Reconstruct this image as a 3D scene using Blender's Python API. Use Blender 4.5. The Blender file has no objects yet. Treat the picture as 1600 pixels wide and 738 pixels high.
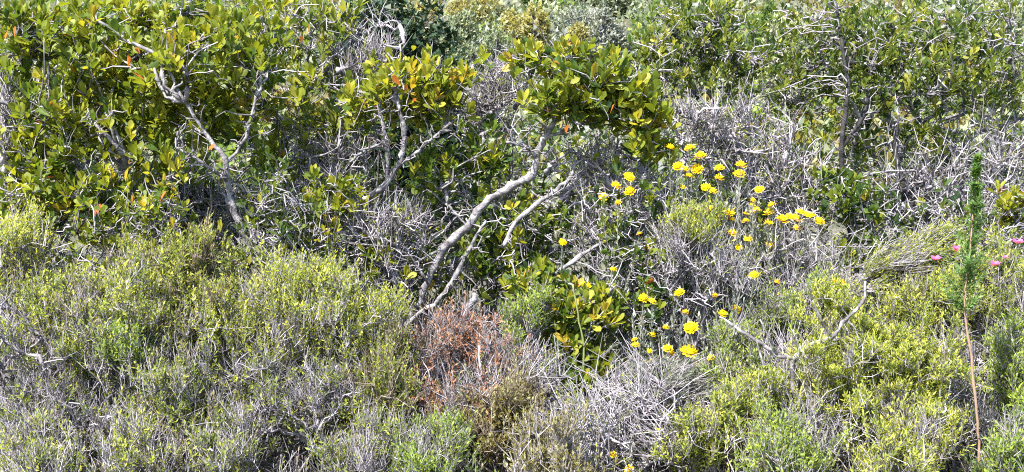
import bpy, math
import numpy as np
from mathutils import Matrix, Vector

# ------------------------------------------------------------------ camera, sky, sun, exposure
SC = bpy.context.scene
COL = SC.collection
CAM_Z, PITCH, HFOV = 1.65, math.radians(-8.0), math.radians(45.0)
FPX = 800.0 / math.tan(HFOV / 2)
cd = bpy.data.cameras.new('camera')
cam = bpy.data.objects.new('camera', cd)
COL.objects.link(cam)
cam.location = (0, 0, CAM_Z)
cam.rotation_euler = (math.radians(90) + PITCH, 0, 0)
cd.sensor_fit = 'HORIZONTAL'
cd.angle = HFOV
cd.clip_start, cd.clip_end = 0.1, 1000
SC.camera = cam

SUN_EL, SUN_AZ = math.radians(54), math.radians(-140)     # azimuth from +Y (view direction), clockwise positive: high, left, a little behind the camera
sun_dir = Vector((math.sin(SUN_AZ) * math.cos(SUN_EL), math.cos(SUN_AZ) * math.cos(SUN_EL), math.sin(SUN_EL)))
w = bpy.data.worlds.new('World'); SC.world = w; w.use_nodes = True
nt = w.node_tree
sky = nt.nodes.new('ShaderNodeTexSky'); sky.sky_type = 'NISHITA'; sky.sun_disc = False
sky.sun_elevation = SUN_EL; sky.sun_rotation = SUN_AZ
bg = nt.nodes['Background']; bg.inputs['Strength'].default_value = 0.12
nt.links.new(sky.outputs[0], bg.inputs[0])
sd = bpy.data.lights.new('sun', 'SUN'); sd.energy = 5.0; sd.angle = math.radians(0.5); sd.color = (1, 0.955, 0.88)
sun = bpy.data.objects.new('sun', sd); COL.objects.link(sun)
sun.rotation_euler = sun_dir.to_track_quat('Z', 'Y').to_euler()
sun.location = (0, 0, 20)
SC.view_settings.view_transform = 'Standard'; SC.view_settings.look = 'None'
SC.view_settings.gamma = 1; SC.view_settings.use_curve_mapping = False
SC.view_settings.exposure = 2.0
SC.render.engine = 'CYCLES'
cy = SC.cycles
cy.max_bounces = 6; cy.diffuse_bounces = 3; cy.glossy_bounces = 2; cy.transmission_bounces = 4; cy.transparent_max_bounces = 4
cy.use_denoising = False
cy.filter_width = 1.1
cy.caustics_reflective = False; cy.caustics_refractive = False

rng = np.random.default_rng(7)
def U(a, b, n=None): return rng.uniform(a, b, n)

# ------------------------------------------------------------------ pixel of the photograph -> point on the plane Y
CP, SP = math.cos(PITCH), math.sin(PITCH)
def at(px, py, Y):
    px, py, Y = np.broadcast_arrays(np.asarray(px, float), np.asarray(py, float), np.asarray(Y, float))
    cx, cy_ = (px - 800) / FPX, (369 - py) / FPX
    dy = CP - cy_ * SP
    dz = SP + cy_ * CP
    s = Y / dy
    return np.stack([cx * s, Y + 0 * s, CAM_Z + dz * s], -1)
def project(P):
    d = P - np.array([0, 0, CAM_Z])
    zc = d[..., 1] * CP + d[..., 2] * SP
    up = -d[..., 1] * SP + d[..., 2] * CP
    return 800 + FPX * d[..., 0] / zc, 369 - FPX * up / zc, zc

def ground_z(x, y):
    x = np.asarray(x, float); y = np.asarray(y, float)
    z = 0.045 * np.clip(y - 5.5, 0, 4) + 0.17 * np.clip(y - 9.5, 0, 200)
    z = z + 0.03 * np.sin(x * 2.1 + 0.7 * y) * np.cos(y * 1.7 - x) + 0.10 * np.sin(x * 0.31 + 1) * np.sin(y * 0.27) * np.clip((y - 8) / 8, 0, 1)
    return z
def gpt(px, Y, py=400):
    p = at(px, py, Y); p[..., 2] = ground_z(p[..., 0], p[..., 1]); return p

# ------------------------------------------------------------------ materials
def nd(nt, t, **k):
    n = nt.nodes.new(t)
    for a, b in k.items(): setattr(n, a, b)
    return n
def base_mat(name):
    m = bpy.data.materials.new(name); m.use_nodes = True
    return m, m.node_tree, m.node_tree.nodes['Principled BSDF']
def ramp_node(nt, stops):
    r = nd(nt, 'ShaderNodeValToRGB')
    e = r.color_ramp.elements
    while len(e) > 1: e.remove(e[-1])
    e[0].position = stops[0][0]; e[0].color = (*stops[0][1], 1)
    for p, c in stops[1:]:
        q = e.new(p); q.color = (*c, 1)
    return r
def leaf_material(name, stops, rough=0.5, trans=0.45, noise=60, spec=0.25):
    m, nt, b = base_mat(name)
    a = nd(nt, 'ShaderNodeAttribute', attribute_name='tint')
    r = ramp_node(nt, stops)
    nt.links.new(a.outputs['Fac'], r.inputs[0])
    tc = nd(nt, 'ShaderNodeNewGeometry'); n = nd(nt, 'ShaderNodeTexNoise'); n.inputs['Scale'].default_value = noise
    nt.links.new(tc.outputs['Position'], n.inputs['Vector'])
    mr = nd(nt, 'ShaderNodeMapRange'); mr.inputs['To Min'].default_value = 0.72; mr.inputs['To Max'].default_value = 1.28
    nt.links.new(n.outputs[0], mr.inputs['Value'])
    mx = nd(nt, 'ShaderNodeMix', data_type='RGBA', blend_type='MULTIPLY'); mx.inputs['Factor'].default_value = 1
    nt.links.new(r.outputs[0], mx.inputs['A']); nt.links.new(mr.outputs[0], mx.inputs['B'])
    nt.links.new(mx.outputs['Result'], b.inputs['Base Color'])
    b.inputs['Roughness'].default_value = rough; b.inputs['Specular IOR Level'].default_value = spec
    t = nd(nt, 'ShaderNodeBsdfTranslucent')
    mt = nd(nt, 'ShaderNodeMix', data_type='RGBA', blend_type='MULTIPLY'); mt.inputs['Factor'].default_value = 1
    mt.inputs['B'].default_value = (1.5, 1.45, 0.55, 1)
    nt.links.new(mx.outputs['Result'], mt.inputs['A']); nt.links.new(mt.outputs['Result'], t.inputs['Color'])
    ms = nd(nt, 'ShaderNodeMixShader'); ms.inputs[0].default_value = trans
    nt.links.new(b.outputs[0], ms.inputs[1]); nt.links.new(t.outputs[0], ms.inputs[2])
    nt.links.new(ms.outputs[0], nt.nodes['Material Output'].inputs[0])
    return m
def wood_material(name, stops, scale=35, bump=0.8, lichen=None, contrast=0.9):
    m, nt, b = base_mat(name)
    a = nd(nt, 'ShaderNodeAttribute', attribute_name='tint')
    g = nd(nt, 'ShaderNodeNewGeometry')
    n = nd(nt, 'ShaderNodeTexNoise'); n.inputs['Scale'].default_value = scale; n.inputs['Detail'].default_value = 5
    nt.links.new(g.outputs['Position'], n.inputs['Vector'])
    ad = nd(nt, 'ShaderNodeMath', operation='MULTIPLY_ADD'); ad.inputs[1].default_value = contrast; ad.inputs[2].default_value = -contrast / 2
    nt.links.new(n.outputs[0], ad.inputs[0])
    ad2 = nd(nt, 'ShaderNodeMath', operation='ADD'); nt.links.new(a.outputs['Fac'], ad2.inputs[0]); nt.links.new(ad.outputs[0], ad2.inputs[1])
    r = ramp_node(nt, stops); nt.links.new(ad2.outputs[0], r.inputs[0])
    out = r.outputs[0]
    if lichen:
        n2 = nd(nt, 'ShaderNodeTexNoise'); n2.inputs['Scale'].default_value = 22; n2.inputs['Detail'].default_value = 3
        nt.links.new(g.outputs['Position'], n2.inputs['Vector'])
        mr = nd(nt, 'ShaderNodeMapRange'); mr.inputs['From Min'].default_value = 0.55; mr.inputs['From Max'].default_value = 0.62
        nt.links.new(n2.outputs[0], mr.inputs['Value'])
        mx = nd(nt, 'ShaderNodeMix', data_type='RGBA'); nt.links.new(mr.outputs[0], mx.inputs['Factor'])
        nt.links.new(out, mx.inputs['A']); mx.inputs['B'].default_value = (*lichen, 1)
        out = mx.outputs['Result']
    nt.links.new(out, b.inputs['Base Color'])
    b.inputs['Roughness'].default_value = 0.75; b.inputs['Specular IOR Level'].default_value = 0.25
    if bump:
        bp = nd(nt, 'ShaderNodeBump'); bp.inputs['Strength'].default_value = bump; bp.inputs['Distance'].default_value = 0.006
        n3 = nd(nt, 'ShaderNodeTexNoise'); n3.inputs['Scale'].default_value = scale * 3; n3.inputs['Detail'].default_value = 4
        nt.links.new(g.outputs['Position'], n3.inputs['Vector'])
        nt.links.new(n3.outputs[0], bp.inputs['Height']); nt.links.new(bp.outputs[0], b.inputs['Normal'])
    return m

ORANGE = (0.50, 0.13, 0.02)
M = {}
M['broad'] = leaf_material('broad_leaf', [(0, (0.024, 0.052, 0.016)), (0.3, (0.070, 0.115, 0.020)), (0.6, (0.180, 0.205, 0.022)), (0.8, (0.30, 0.285, 0.035)), (0.9, (0.40, 0.24, 0.04)), (0.95, (0.44, 0.14, 0.03)), (1, (0.34, 0.09, 0.04))])
M['narrow'] = leaf_material('narrow_leaf', [(0, (0.020, 0.044, 0.016)), (0.35, (0.060, 0.098, 0.022)), (0.65, (0.150, 0.178, 0.030)), (0.85, (0.28, 0.275, 0.05)), (0.95, (0.38, 0.24, 0.06)), (1, (0.40, 0.12, 0.03))])
M['dark'] = leaf_material('dark_leaf', [(0, (0.012, 0.024, 0.012)), (0.6, (0.026, 0.048, 0.022)), (1, (0.055, 0.085, 0.04))], rough=0.35, trans=0.15)
M['heath'] = leaf_material('heath_leaf', [(0, (0.055, 0.085, 0.020)), (0.4, (0.145, 0.185, 0.032)), (0.75, (0.265, 0.30, 0.045)), (1, (0.42, 0.42, 0.07))], rough=0.55)
M['heathgreen'] = leaf_material('green_heath_leaf', [(0, (0.045, 0.085, 0.022)), (0.5, (0.13, 0.195, 0.035)), (1, (0.27, 0.33, 0.05))], rough=0.55)
M['greygreen'] = leaf_material('grey_green_leaf', [(0, (0.08, 0.105, 0.065)), (0.5, (0.17, 0.195, 0.12)), (1, (0.28, 0.29, 0.16))], rough=0.65, trans=0.25)
M['silver'] = leaf_material('silver_leaf', [(0, (0.09, 0.105, 0.085)), (0.5, (0.17, 0.185, 0.16)), (1, (0.28, 0.29, 0.265))], rough=0.7, trans=0.2)
M['rust'] = leaf_material('rust_leaf', [(0, (0.10, 0.045, 0.028)), (0.5, (0.24, 0.105, 0.055)), (1, (0.36, 0.18, 0.10))], rough=0.7, trans=0.25)
M['olive'] = leaf_material('olive_leaf', [(0, (0.11, 0.075, 0.025)), (0.5, (0.19, 0.17, 0.05)), (0.8, (0.27, 0.26, 0.13)), (1, (0.36, 0.35, 0.20))], rough=0.6)
M['drytan'] = leaf_material('dry_tan_leaf', [(0, (0.08, 0.06, 0.04)), (0.5, (0.17, 0.135, 0.085)), (1, (0.29, 0.245, 0.165))], rough=0.7, trans=0.25)
M['vivid'] = leaf_material('vivid_green_leaf', [(0, (0.03, 0.07, 0.02)), (0.5, (0.08, 0.165, 0.04)), (1, (0.17, 0.26, 0.07))], rough=0.5)
M['bark'] = wood_material('bark', [(0, (0.030, 0.027, 0.029)), (0.45, (0.105, 0.098, 0.104)), (1, (0.24, 0.225, 0.235))], lichen=(0.24, 0.235, 0.235), contrast=2.2)
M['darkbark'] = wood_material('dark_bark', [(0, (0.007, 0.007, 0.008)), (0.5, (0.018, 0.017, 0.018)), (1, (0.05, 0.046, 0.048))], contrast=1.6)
M['twig'] = wood_material('twig_bark', [(0, (0.040, 0.035, 0.040)), (0.4, (0.130, 0.120, 0.135)), (0.8, (0.25, 0.232, 0.258)), (1, (0.36, 0.335, 0.365))], bump=0, contrast=1.3)
M['deadtwig'] = wood_material('dead_twig', [(0, (0.05, 0.044, 0.046)), (0.4, (0.145, 0.132, 0.145)), (0.8, (0.27, 0.25, 0.275)), (1, (0.40, 0.37, 0.40))], bump=0, contrast=1.3)
M['browntwig'] = wood_material('brown_twig', [(0, (0.05, 0.035, 0.028)), (0.5, (0.135, 0.105, 0.085)), (1, (0.26, 0.22, 0.19))], bump=0)
M['stem'] = wood_material('reed_stem', [(0, (0.14, 0.085, 0.06)), (0.5, (0.22, 0.145, 0.105)), (1, (0.30, 0.21, 0.16))], bump=0)
M['greenstem'] = wood_material('green_stem', [(0, (0.08, 0.10, 0.03)), (0.5, (0.15, 0.17, 0.06)), (1, (0.24, 0.22, 0.10))], bump=0)
M['silverstem'] = wood_material('silver_stem', [(0, (0.08, 0.085, 0.07)), (0.5, (0.15, 0.155, 0.135)), (1, (0.24, 0.24, 0.21))], bump=0)
M['yellow'] = leaf_material('yellow_bract', [(0, (0.45, 0.15, 0.01)), (0.3, (0.72, 0.42, 0.004)), (0.6, (0.82, 0.60, 0.004)), (1, (0.90, 0.71, 0.008))], rough=0.5, trans=0.3, noise=200)
M['yellowdisc'] = leaf_material('yellow_disc', [(0, (0.55, 0.30, 0.005)), (1, (0.84, 0.58, 0.006))], rough=0.8, trans=0.1, noise=400)
M['pink'] = leaf_material('pink_petal', [(0, (0.40, 0.05, 0.24)), (1, (0.62, 0.15, 0.44))], rough=0.5, noise=200)

def ground_material():
    m, nt, b = base_mat('sandy_soil')
    g = nd(nt, 'ShaderNodeNewGeometry')
    n = nd(nt, 'ShaderNodeTexNoise'); n.inputs['Scale'].default_value = 3; n.inputs['Detail'].default_value = 9
    nt.links.new(g.outputs['Position'], n.inputs['Vector'])
    r = ramp_node(nt, [(0.3, (0.03, 0.034, 0.018)), (0.5, (0.06, 0.06, 0.035)), (0.7, (0.11, 0.105, 0.07))])
    nt.links.new(n.outputs[0], r.inputs[0]); nt.links.new(r.outputs[0], b.inputs['Base Color'])
    b.inputs['Roughness'].default_value = 0.95
    bp = nd(nt, 'ShaderNodeBump'); bp.inputs['Distance'].default_value = 0.05
    nt.links.new(n.outputs[0], bp.inputs['Height']); nt.links.new(bp.outputs[0], b.inputs['Normal'])
    return m
M['ground'] = ground_material()

# ------------------------------------------------------------------ mesh helpers
def make_mesh(name, chunks, mat, smooth=False):
    """chunks: list of (V[n,3], F[m,k], T[n])"""
    me = bpy.data.meshes.new(name)
    V = np.concatenate([c[0] for c in chunks]).astype(np.float32)
    T = np.concatenate([c[2] for c in chunks]).astype(np.float32)
    off = 0; loops = []; starts = []; ls = 0
    for v, f, t in chunks:
        f = f + off; off += len(v)
        loops.append(f.ravel()); k = f.shape[1]
        starts.append(ls + np.arange(len(f)) * k); ls += f.size
    L = np.concatenate(loops).astype(np.int32); S = np.concatenate(starts).astype(np.int32)
    me.vertices.add(len(V)); me.vertices.foreach_set('co', V.ravel())
    me.loops.add(len(L)); me.loops.foreach_set('vertex_index', L)
    me.polygons.add(len(S)); me.polygons.foreach_set('loop_start', S)
    if smooth: me.polygons.foreach_set('use_smooth', np.ones(len(S), bool))
    a = me.attributes.new('tint', 'FLOAT', 'POINT'); a.data.foreach_set('value', T)
    me.update(calc_edges=True)
    me.materials.append(mat)
    return me
def empty(name, loc):
    o = bpy.data.objects.new(name, None); COL.objects.link(o)
    o.location = loc; o.empty_display_size = 0.05
    return o
def thing(name, label, cat, loc, group=None):
    o = empty(name, loc); o['label'] = label; o['category'] = cat
    if group: o['group'] = group
    return o
def part(name, chunks, mat, parent, stuff=False, smooth=True):
    """mesh in world coordinates, stored relative to the thing's base"""
    chunks = [c for c in chunks if len(c[0])]
    if not chunks: return None
    root = parent
    base = np.zeros(3)
    while root is not None:
        base = base + np.array(root.location); root = root.parent
    me = make_mesh(name, [(v - base, f, t) for v, f, t in chunks], mat, smooth)
    o = bpy.data.objects.new(name, me); COL.objects.link(o); o.parent = parent
    if stuff: o['kind'] = 'stuff'
    return o

def nrm(v): return v / np.maximum(np.linalg.norm(v, axis=-1, keepdims=True), 1e-9)
def tubes(P, r0, r1, sides=3, tint=None, rough=0.0):
    """N tapered tubes along polylines P[N,k,3]; returns a chunk"""
    P = np.asarray(P, float); N, k, _ = P.shape
    if N == 0: return (np.zeros((0, 3)), np.zeros((0, 4), int), np.zeros(0))
    T = nrm(np.gradient(P, axis=1))
    ref = np.where(np.abs(T[:, :1, 2:3]) > 0.9, np.array([1.0, 0, 0]), np.array([0.0, 0, 1.0]))
    a = nrm(np.cross(T, np.broadcast_to(ref, T.shape))); b = np.cross(T, a)
    u = np.linspace(0, 1, k)[None, :]
    r0 = np.broadcast_to(np.asarray(r0, float), (N,))[:, None]; r1 = np.broadcast_to(np.asarray(r1, float), (N,))[:, None]
    R = r0 + (r1 - r0) * u
    if rough: R = R * (1 + U(-rough, rough, R.shape))
    ang = np.arange(sides) * 2 * np.pi / sides
    V = P[:, :, None, :] + R[:, :, None, None] * (np.cos(ang)[None, None, :, None] * a[:, :, None, :] + np.sin(ang)[None, None, :, None] * b[:, :, None, :])
    if rough and sides > 4: V = V + U(-rough, rough, V.shape) * R[:, :, None, None] * 0.35
    idx = np.arange(N * k * sides).reshape(N, k, sides)
    nx = np.roll(idx, -1, axis=2)
    F = np.stack([idx[:, :-1], nx[:, :-1], nx[:, 1:], idx[:, 1:]], -1).reshape(-1, 4)
    tint = U(0.25, 0.75, N) if tint is None else np.broadcast_to(tint, (N,))
    return V.reshape(-1, 3), F, np.repeat(tint, k * sides)
def poly_radius_tube(pts, rad, sides=9, rough=0.10, tint=0.5, sub=4):
    """one tube with given radii and closed ends, resampled smoothly with crooked relief"""
    pts = np.asarray(pts, float); rad = np.asarray(rad, float)
    n = len(pts); s = np.linspace(0, n - 1, (n - 1) * sub + 1)
    i = np.clip(s.astype(int), 0, n - 2); f = (s - i)[:, None]
    p0 = pts[np.clip(i - 1, 0, n - 1)]; p1 = pts[i]; p2 = pts[i + 1]; p3 = pts[np.clip(i + 2, 0, n - 1)]
    Q = 0.5 * (2 * p1 + (p2 - p0) * f + (2 * p0 - 5 * p1 + 4 * p2 - p3) * f ** 2 + (3 * p1 - p0 - 3 * p2 + p3) * f ** 3)
    Q = .45 * Q + .55 * (p1 + (p2 - p1) * f)
    R = (rad[i] + (rad[i + 1] - rad[i]) * f[:, 0]) * (1 + .22 * np.clip(rng.normal(0, 1, len(s)), -1, 2) * (rng.random(len(s)) < .35))
    Q = Q + rng.normal(0, .26, Q.shape) * R[:, None]
    v, F, t = tubes(Q[None], 1, 1, sides, tint)
    v = v.reshape(len(Q), sides, 3); knob = 1 + rough * rng.normal(0, 1, (len(Q), 1, 1)) + rough * rng.normal(0, 0.8, (len(Q), sides, 1))
    v = Q[:, None, :] + (v - Q[:, None, :]) * R[:, None, None] * knob
    v = np.concatenate([v.reshape(-1, 3), Q[:1], Q[-1:]])
    c0, c1 = len(v) - 2, len(v) - 1; m = (len(Q) - 1) * sides
    cap = [(c0, (j + 1) % sides, j, j) for j in range(sides)] + [(c1, m + j, m + (j + 1) % sides, m + (j + 1) % sides) for j in range(sides)]
    tri = np.array([c[:3] for c in cap])
    return [(v, F, np.concatenate([t, [tint, tint]])), (np.zeros((0, 3)), np.zeros((0, 3), int), np.zeros(0))], tri, Q, R
def trunk_part(name, pts, rad, mat, parent, sides=9, tint=0.5, sub=4):
    ch, tri, Q, R = poly_radius_tube(pts, rad, sides, tint=tint, sub=sub)
    v, F, t = ch[0]
    root = parent; base = np.zeros(3)
    while root is not None:
        base = base + np.array(root.location); root = root.parent
    me = bpy.data.meshes.new(name)
    me.from_pydata((v - base).tolist(), [], F.tolist() + tri.tolist())
    a = me.attributes.new('tint', 'FLOAT', 'POINT'); a.data.foreach_set('value', t.astype(np.float32))
    me.polygons.foreach_set('use_smooth', np.ones(len(me.polygons), bool))
    me.materials.append(mat); me.update()
    o = bpy.data.objects.new(name, me); COL.objects.link(o); o.parent = parent
    return o, Q, R

def lobe_points(lobes, n, lo=0.55, front=0.35, upper=0.25):
    """points in pixel-drawn ellipsoids (px, py, rx, ry, Y, dY); returns points and outward directions"""
    L = np.array(lobes, float)
    wgt = L[:, 2] * L[:, 3] * (L[:, 6] if L.shape[1] > 6 else 1); i = rng.choice(len(L), n, p=wgt / wgt.sum())
    u = nrm(rng.normal(0, 1, (n, 3)) + np.array([0, -front, upper]))
    r = U(lo ** 2, 1, n) ** 0.5
    ph = rng.uniform(0, 6.28, (len(L), 6))[i]; fr = rng.uniform(2, 6, (len(L), 6))[i]
    bump = np.sin(u[:, 0] * fr[:, 0] + ph[:, 0]) * np.sin(u[:, 2] * fr[:, 1] + ph[:, 1]) + .7 * np.sin(u[:, 1] * fr[:, 2] + u[:, 2] * fr[:, 3] * 1.5 + ph[:, 2]) + .5 * np.sin(u[:, 0] * fr[:, 4] * 2.2 + ph[:, 4])
    r = r * (1 + 0.33 * bump) * np.where(rng.random(n) < .2, U(1.0, 1.7, n), 1.0)
    q = u * r[:, None]; l = L[i]
    return at(l[:, 0] + l[:, 2] * q[:, 0], l[:, 1] - l[:, 3] * q[:, 2], l[:, 4] + l[:, 5] * q[:, 1]), u
def attach(T, nodes, ndir, k=6, jit=0.07, reach=0.35, down=0.6):
    """curved crooked paths P[N,k,3] from the best node to each target"""
    out = np.empty((len(T), k, 3))
    for s in range(0, len(T), 400):
        t = T[s:s + 400]
        d = np.linalg.norm(t[:, None] - nodes[None], axis=2) + down * np.clip(nodes[None, :, 2] - t[:, None, 2], 0, 9)
        j = d.argmin(1)
        a = nodes[j]; L = np.linalg.norm(t - a, axis=1)[:, None]
        c = a + ndir[j] * L * reach + np.array([0, 0, -0.05]) * L
        u = np.linspace(0, 1, k)[None, :, None]
        p = (1 - u) ** 2 * a[:, None] + 2 * u * (1 - u) * c[:, None] + u ** 2 * t[:, None]
        n = rng.normal(0, 1, p.shape) * jit * L[:, None]
        n[:, 0] = 0; n[:, -1] *= 0.3
        out[s:s + 400] = p + n
    return out
def nodes_of(P):
    d = nrm(np.gradient(P, axis=1))
    return P.reshape(-1, 3), d.reshape(-1, 3)

# leaf shapes ------------------------------------------------------
def leaf_template(a=1.15, b=0.5, width=0.5, fold=0.22, curl=0.12, twist=0.0, rows=(0, .18, .42, .66, .86, 1.0)):
    t = np.array(rows); mx = (a / (a + b)) ** a * (b / (a + b)) ** b
    wd = t ** a * (1 - t) ** b / mx * width / 2; wd[0] = 0.03
    V = []
    for ti, wi in zip(t, wd):
        for sx in (-1, 0, 1):
            x = sx * wi
            z = fold * abs(x) * 1.0 + curl * ti ** 2 + twist * x * ti
            V.append((x, ti, z))
    F = []
    for r in range(len(t) - 1):
        for c in (0, 1):
            i = r * 3 + c
            F.append((i, i + 1, i + 4, i + 3))
    return np.array(V), np.array(F)
def place_leaves(tmpl, pos, ax, nrml, L, W, tint):
    V, F = tmpl; n = len(pos); side = np.cross(ax, nrml)
    P = pos[:, None] + L[:, None, None] * (V[None, :, 1:2] * ax[:, None] + W[:, None, None] * V[None, :, 0:1] * side[:, None] + V[None, :, 2:3] * nrml[:, None])
    Fi = (F[None] + (np.arange(n) * len(V))[:, None, None]).reshape(-1, F.shape[1])
    return P.reshape(-1, 3), Fi, np.repeat(tint, len(V))
BROAD = [leaf_template(a=1.1, b=0.62, width=wd, fold=fo, curl=cu, twist=tw) for wd, fo, cu, tw in ((0.48, .25, .10, 0), (0.43, .45, .20, .2), (0.53, .12, -.10, -.25), (0.46, .6, .08, .1))]
NARROW = [leaf_template(a=1.3, b=0.7, width=wd, fold=fo, curl=cu, twist=tw) for wd, fo, cu, tw in ((0.36, .3, .12, 0), (0.32, .45, .2, .2), (0.40, .15, -.1, -.2))]
BROAD_LOD = [leaf_template(a=1.1, b=0.62, width=wd, fold=fo, curl=cu, twist=tw, rows=(0, .32, .72, 1.0)) for wd, fo, cu, tw in ((0.48, .25, .10, 0), (0.43, .45, .20, .2), (0.53, .12, -.10, -.25), (0.46, .6, .08, .1))]
NARROW_LOD = [leaf_template(a=1.3, b=0.7, width=wd, fold=fo, curl=cu, twist=tw, rows=(0, .32, .72, 1.0)) for wd, fo, cu, tw in ((0.36, .3, .12, 0), (0.32, .45, .2, .2), (0.40, .15, -.1, -.2))]
BACK_LOD = [leaf_template(a=1.1, b=0.62, width=wd, fold=fo, curl=cu, rows=(0, .62, 1.0)) for wd, fo, cu in ((0.5, .25, .1), (0.44, .45, .2), (0.54, .12, -.1), (0.47, .6, .08))]
TINY = (np.array([(0, 0, 0), (0.2, 0.5, 0.05), (0, 1.0, 0.12), (-0.2, 0.5, 0.05)]), np.array([(0, 1, 2, 3)]))

TINY3 = (np.array([(-.17, .08, 0), (.19, .38, .03), (0, 1, .1)]), np.array([(0, 1, 2)]))

def rosettes(C, D, nleaf, L0, spread=(25, 72), tmean=0.5, tsd=0.14, wob=0.25):
    """leaves round every tip C with axis D: arrays of position, axis, normal, length, width, tint"""
    N = len(C); n = nleaf
    D = nrm(D); ref = nrm(rng.normal(0, 1, (N, 3))); a = nrm(np.cross(D, ref)); b = np.cross(D, a)
    k = np.arange(n)[None, :]
    phi = k * 2.39996 + U(0, 6.28, (N, 1)) + U(-.3, .3, (N, n))
    th = np.radians(spread[0] + (spread[1] - spread[0]) * k / max(n - 1, 1)) + U(-.2, .2, (N, n))
    u = np.cos(phi)[..., None] * a[:, None] + np.sin(phi)[..., None] * b[:, None]
    ax = np.cos(th)[..., None] * D[:, None] + np.sin(th)[..., None] * u
    nr = np.sin(th)[..., None] * D[:, None] - np.cos(th)[..., None] * u
    nr = nr + rng.normal(0, wob, nr.shape); ax = nrm(ax + rng.normal(0, wob * .4, ax.shape))
    nr = nrm(nr - (nr * ax).sum(-1, keepdims=True) * ax)
    pos = C[:, None] - D[:, None] * (k[..., None] * L0 * 0.11) + ax * L0 * 0.08
    L = L0 * U(0.7, 1.12, (N, n)) * (0.72 + 0.28 * np.minimum(1, (k + 1) / (n * 0.4)))
    W = U(0.82, 1.15, (N, n))
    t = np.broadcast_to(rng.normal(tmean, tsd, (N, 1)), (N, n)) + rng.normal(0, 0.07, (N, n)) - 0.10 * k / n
    t = np.clip(t, 0.02, 0.85)
    o = rng.random((N, n)); t = np.where(o < 0.002, U(.93, 1, (N, n)), t)
    f = lambda x: x.reshape(-1, *x.shape[2:])
    return dict(pos=f(pos), ax=f(ax), nr=f(nr), L=f(L), W=f(W), t=f(np.array(t)))
def cat(*ds): return {k: np.concatenate([d[k] for d in ds]) for k in ds[0]}
PENDING = []          # broad-leaved plants whose largest-showing leaves become parts of their own
LEAFCOUNT = 0

def sprig_leaves(O, D, Ls, nl, l0, spread=45, tmean=0.5, tsd=0.18, wid=1.0, lo=0.15, tmpl=TINY):
    """small leaves set along straight sprigs O + D*Ls"""
    N = len(O); D = nrm(D); ref = nrm(rng.normal(0, 1, (N, 3))); a = nrm(np.cross(D, ref)); b = np.cross(D, a)
    k = np.arange(nl)[None, :]
    phi = k * 2.39996 + U(0, 6.28, (N, 1)); th = np.radians(spread) + U(-.3, .3, (N, nl))
    u = np.cos(phi)[..., None] * a[:, None] + np.sin(phi)[..., None] * b[:, None]
    ax = np.cos(th)[..., None] * D[:, None] + np.sin(th)[..., None] * u
    nr = np.sin(th)[..., None] * D[:, None] - np.cos(th)[..., None] * u
    pos = O[:, None] + D[:, None] * (Ls[:, None] * (lo + (1 - lo) * k / nl))[..., None]
    L = l0 * U(.6, 1.25, (N, nl)); t = np.clip(rng.normal(tmean, tsd, (N, 1)) + rng.normal(0, .12, (N, nl)) + 0.15 * (k / nl - .5), 0, 1)
    f = lambda x: x.reshape(-1, *x.shape[2:])
    return place_leaves(tmpl, f(pos), f(ax), f(nr), f(L), np.full(N * nl, wid), f(t))

# ------------------------------------------------------------------ plant builders
def base_stems(base, lobes, n, spread=0.12, k=7, jit=0.05, lo=0.2, hi=0.8):
    T, _ = lobe_points(lobes, n, lo=lo)
    c = np.array(base)
    S = c + np.stack([U(-spread, spread, n), U(-spread, spread, n), np.zeros(n)], 1)
    S[:, 2] = ground_z(S[:, 0], S[:, 1]) - 0.02
    u = np.linspace(0, 1, k)[None, :, None]; L = np.linalg.norm(T - S, axis=1)[:, None, None]
    mid = S + (T - S) * np.array([0.35, 0.35, 0.55])
    P = (1 - u) ** 2 * S[:, None] + 2 * u * (1 - u) * mid[:, None] + u ** 2 * T[:, None] + rng.normal(0, jit, (n, k, 3)) * L * np.minimum(1, 3 * u)
    return P

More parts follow.
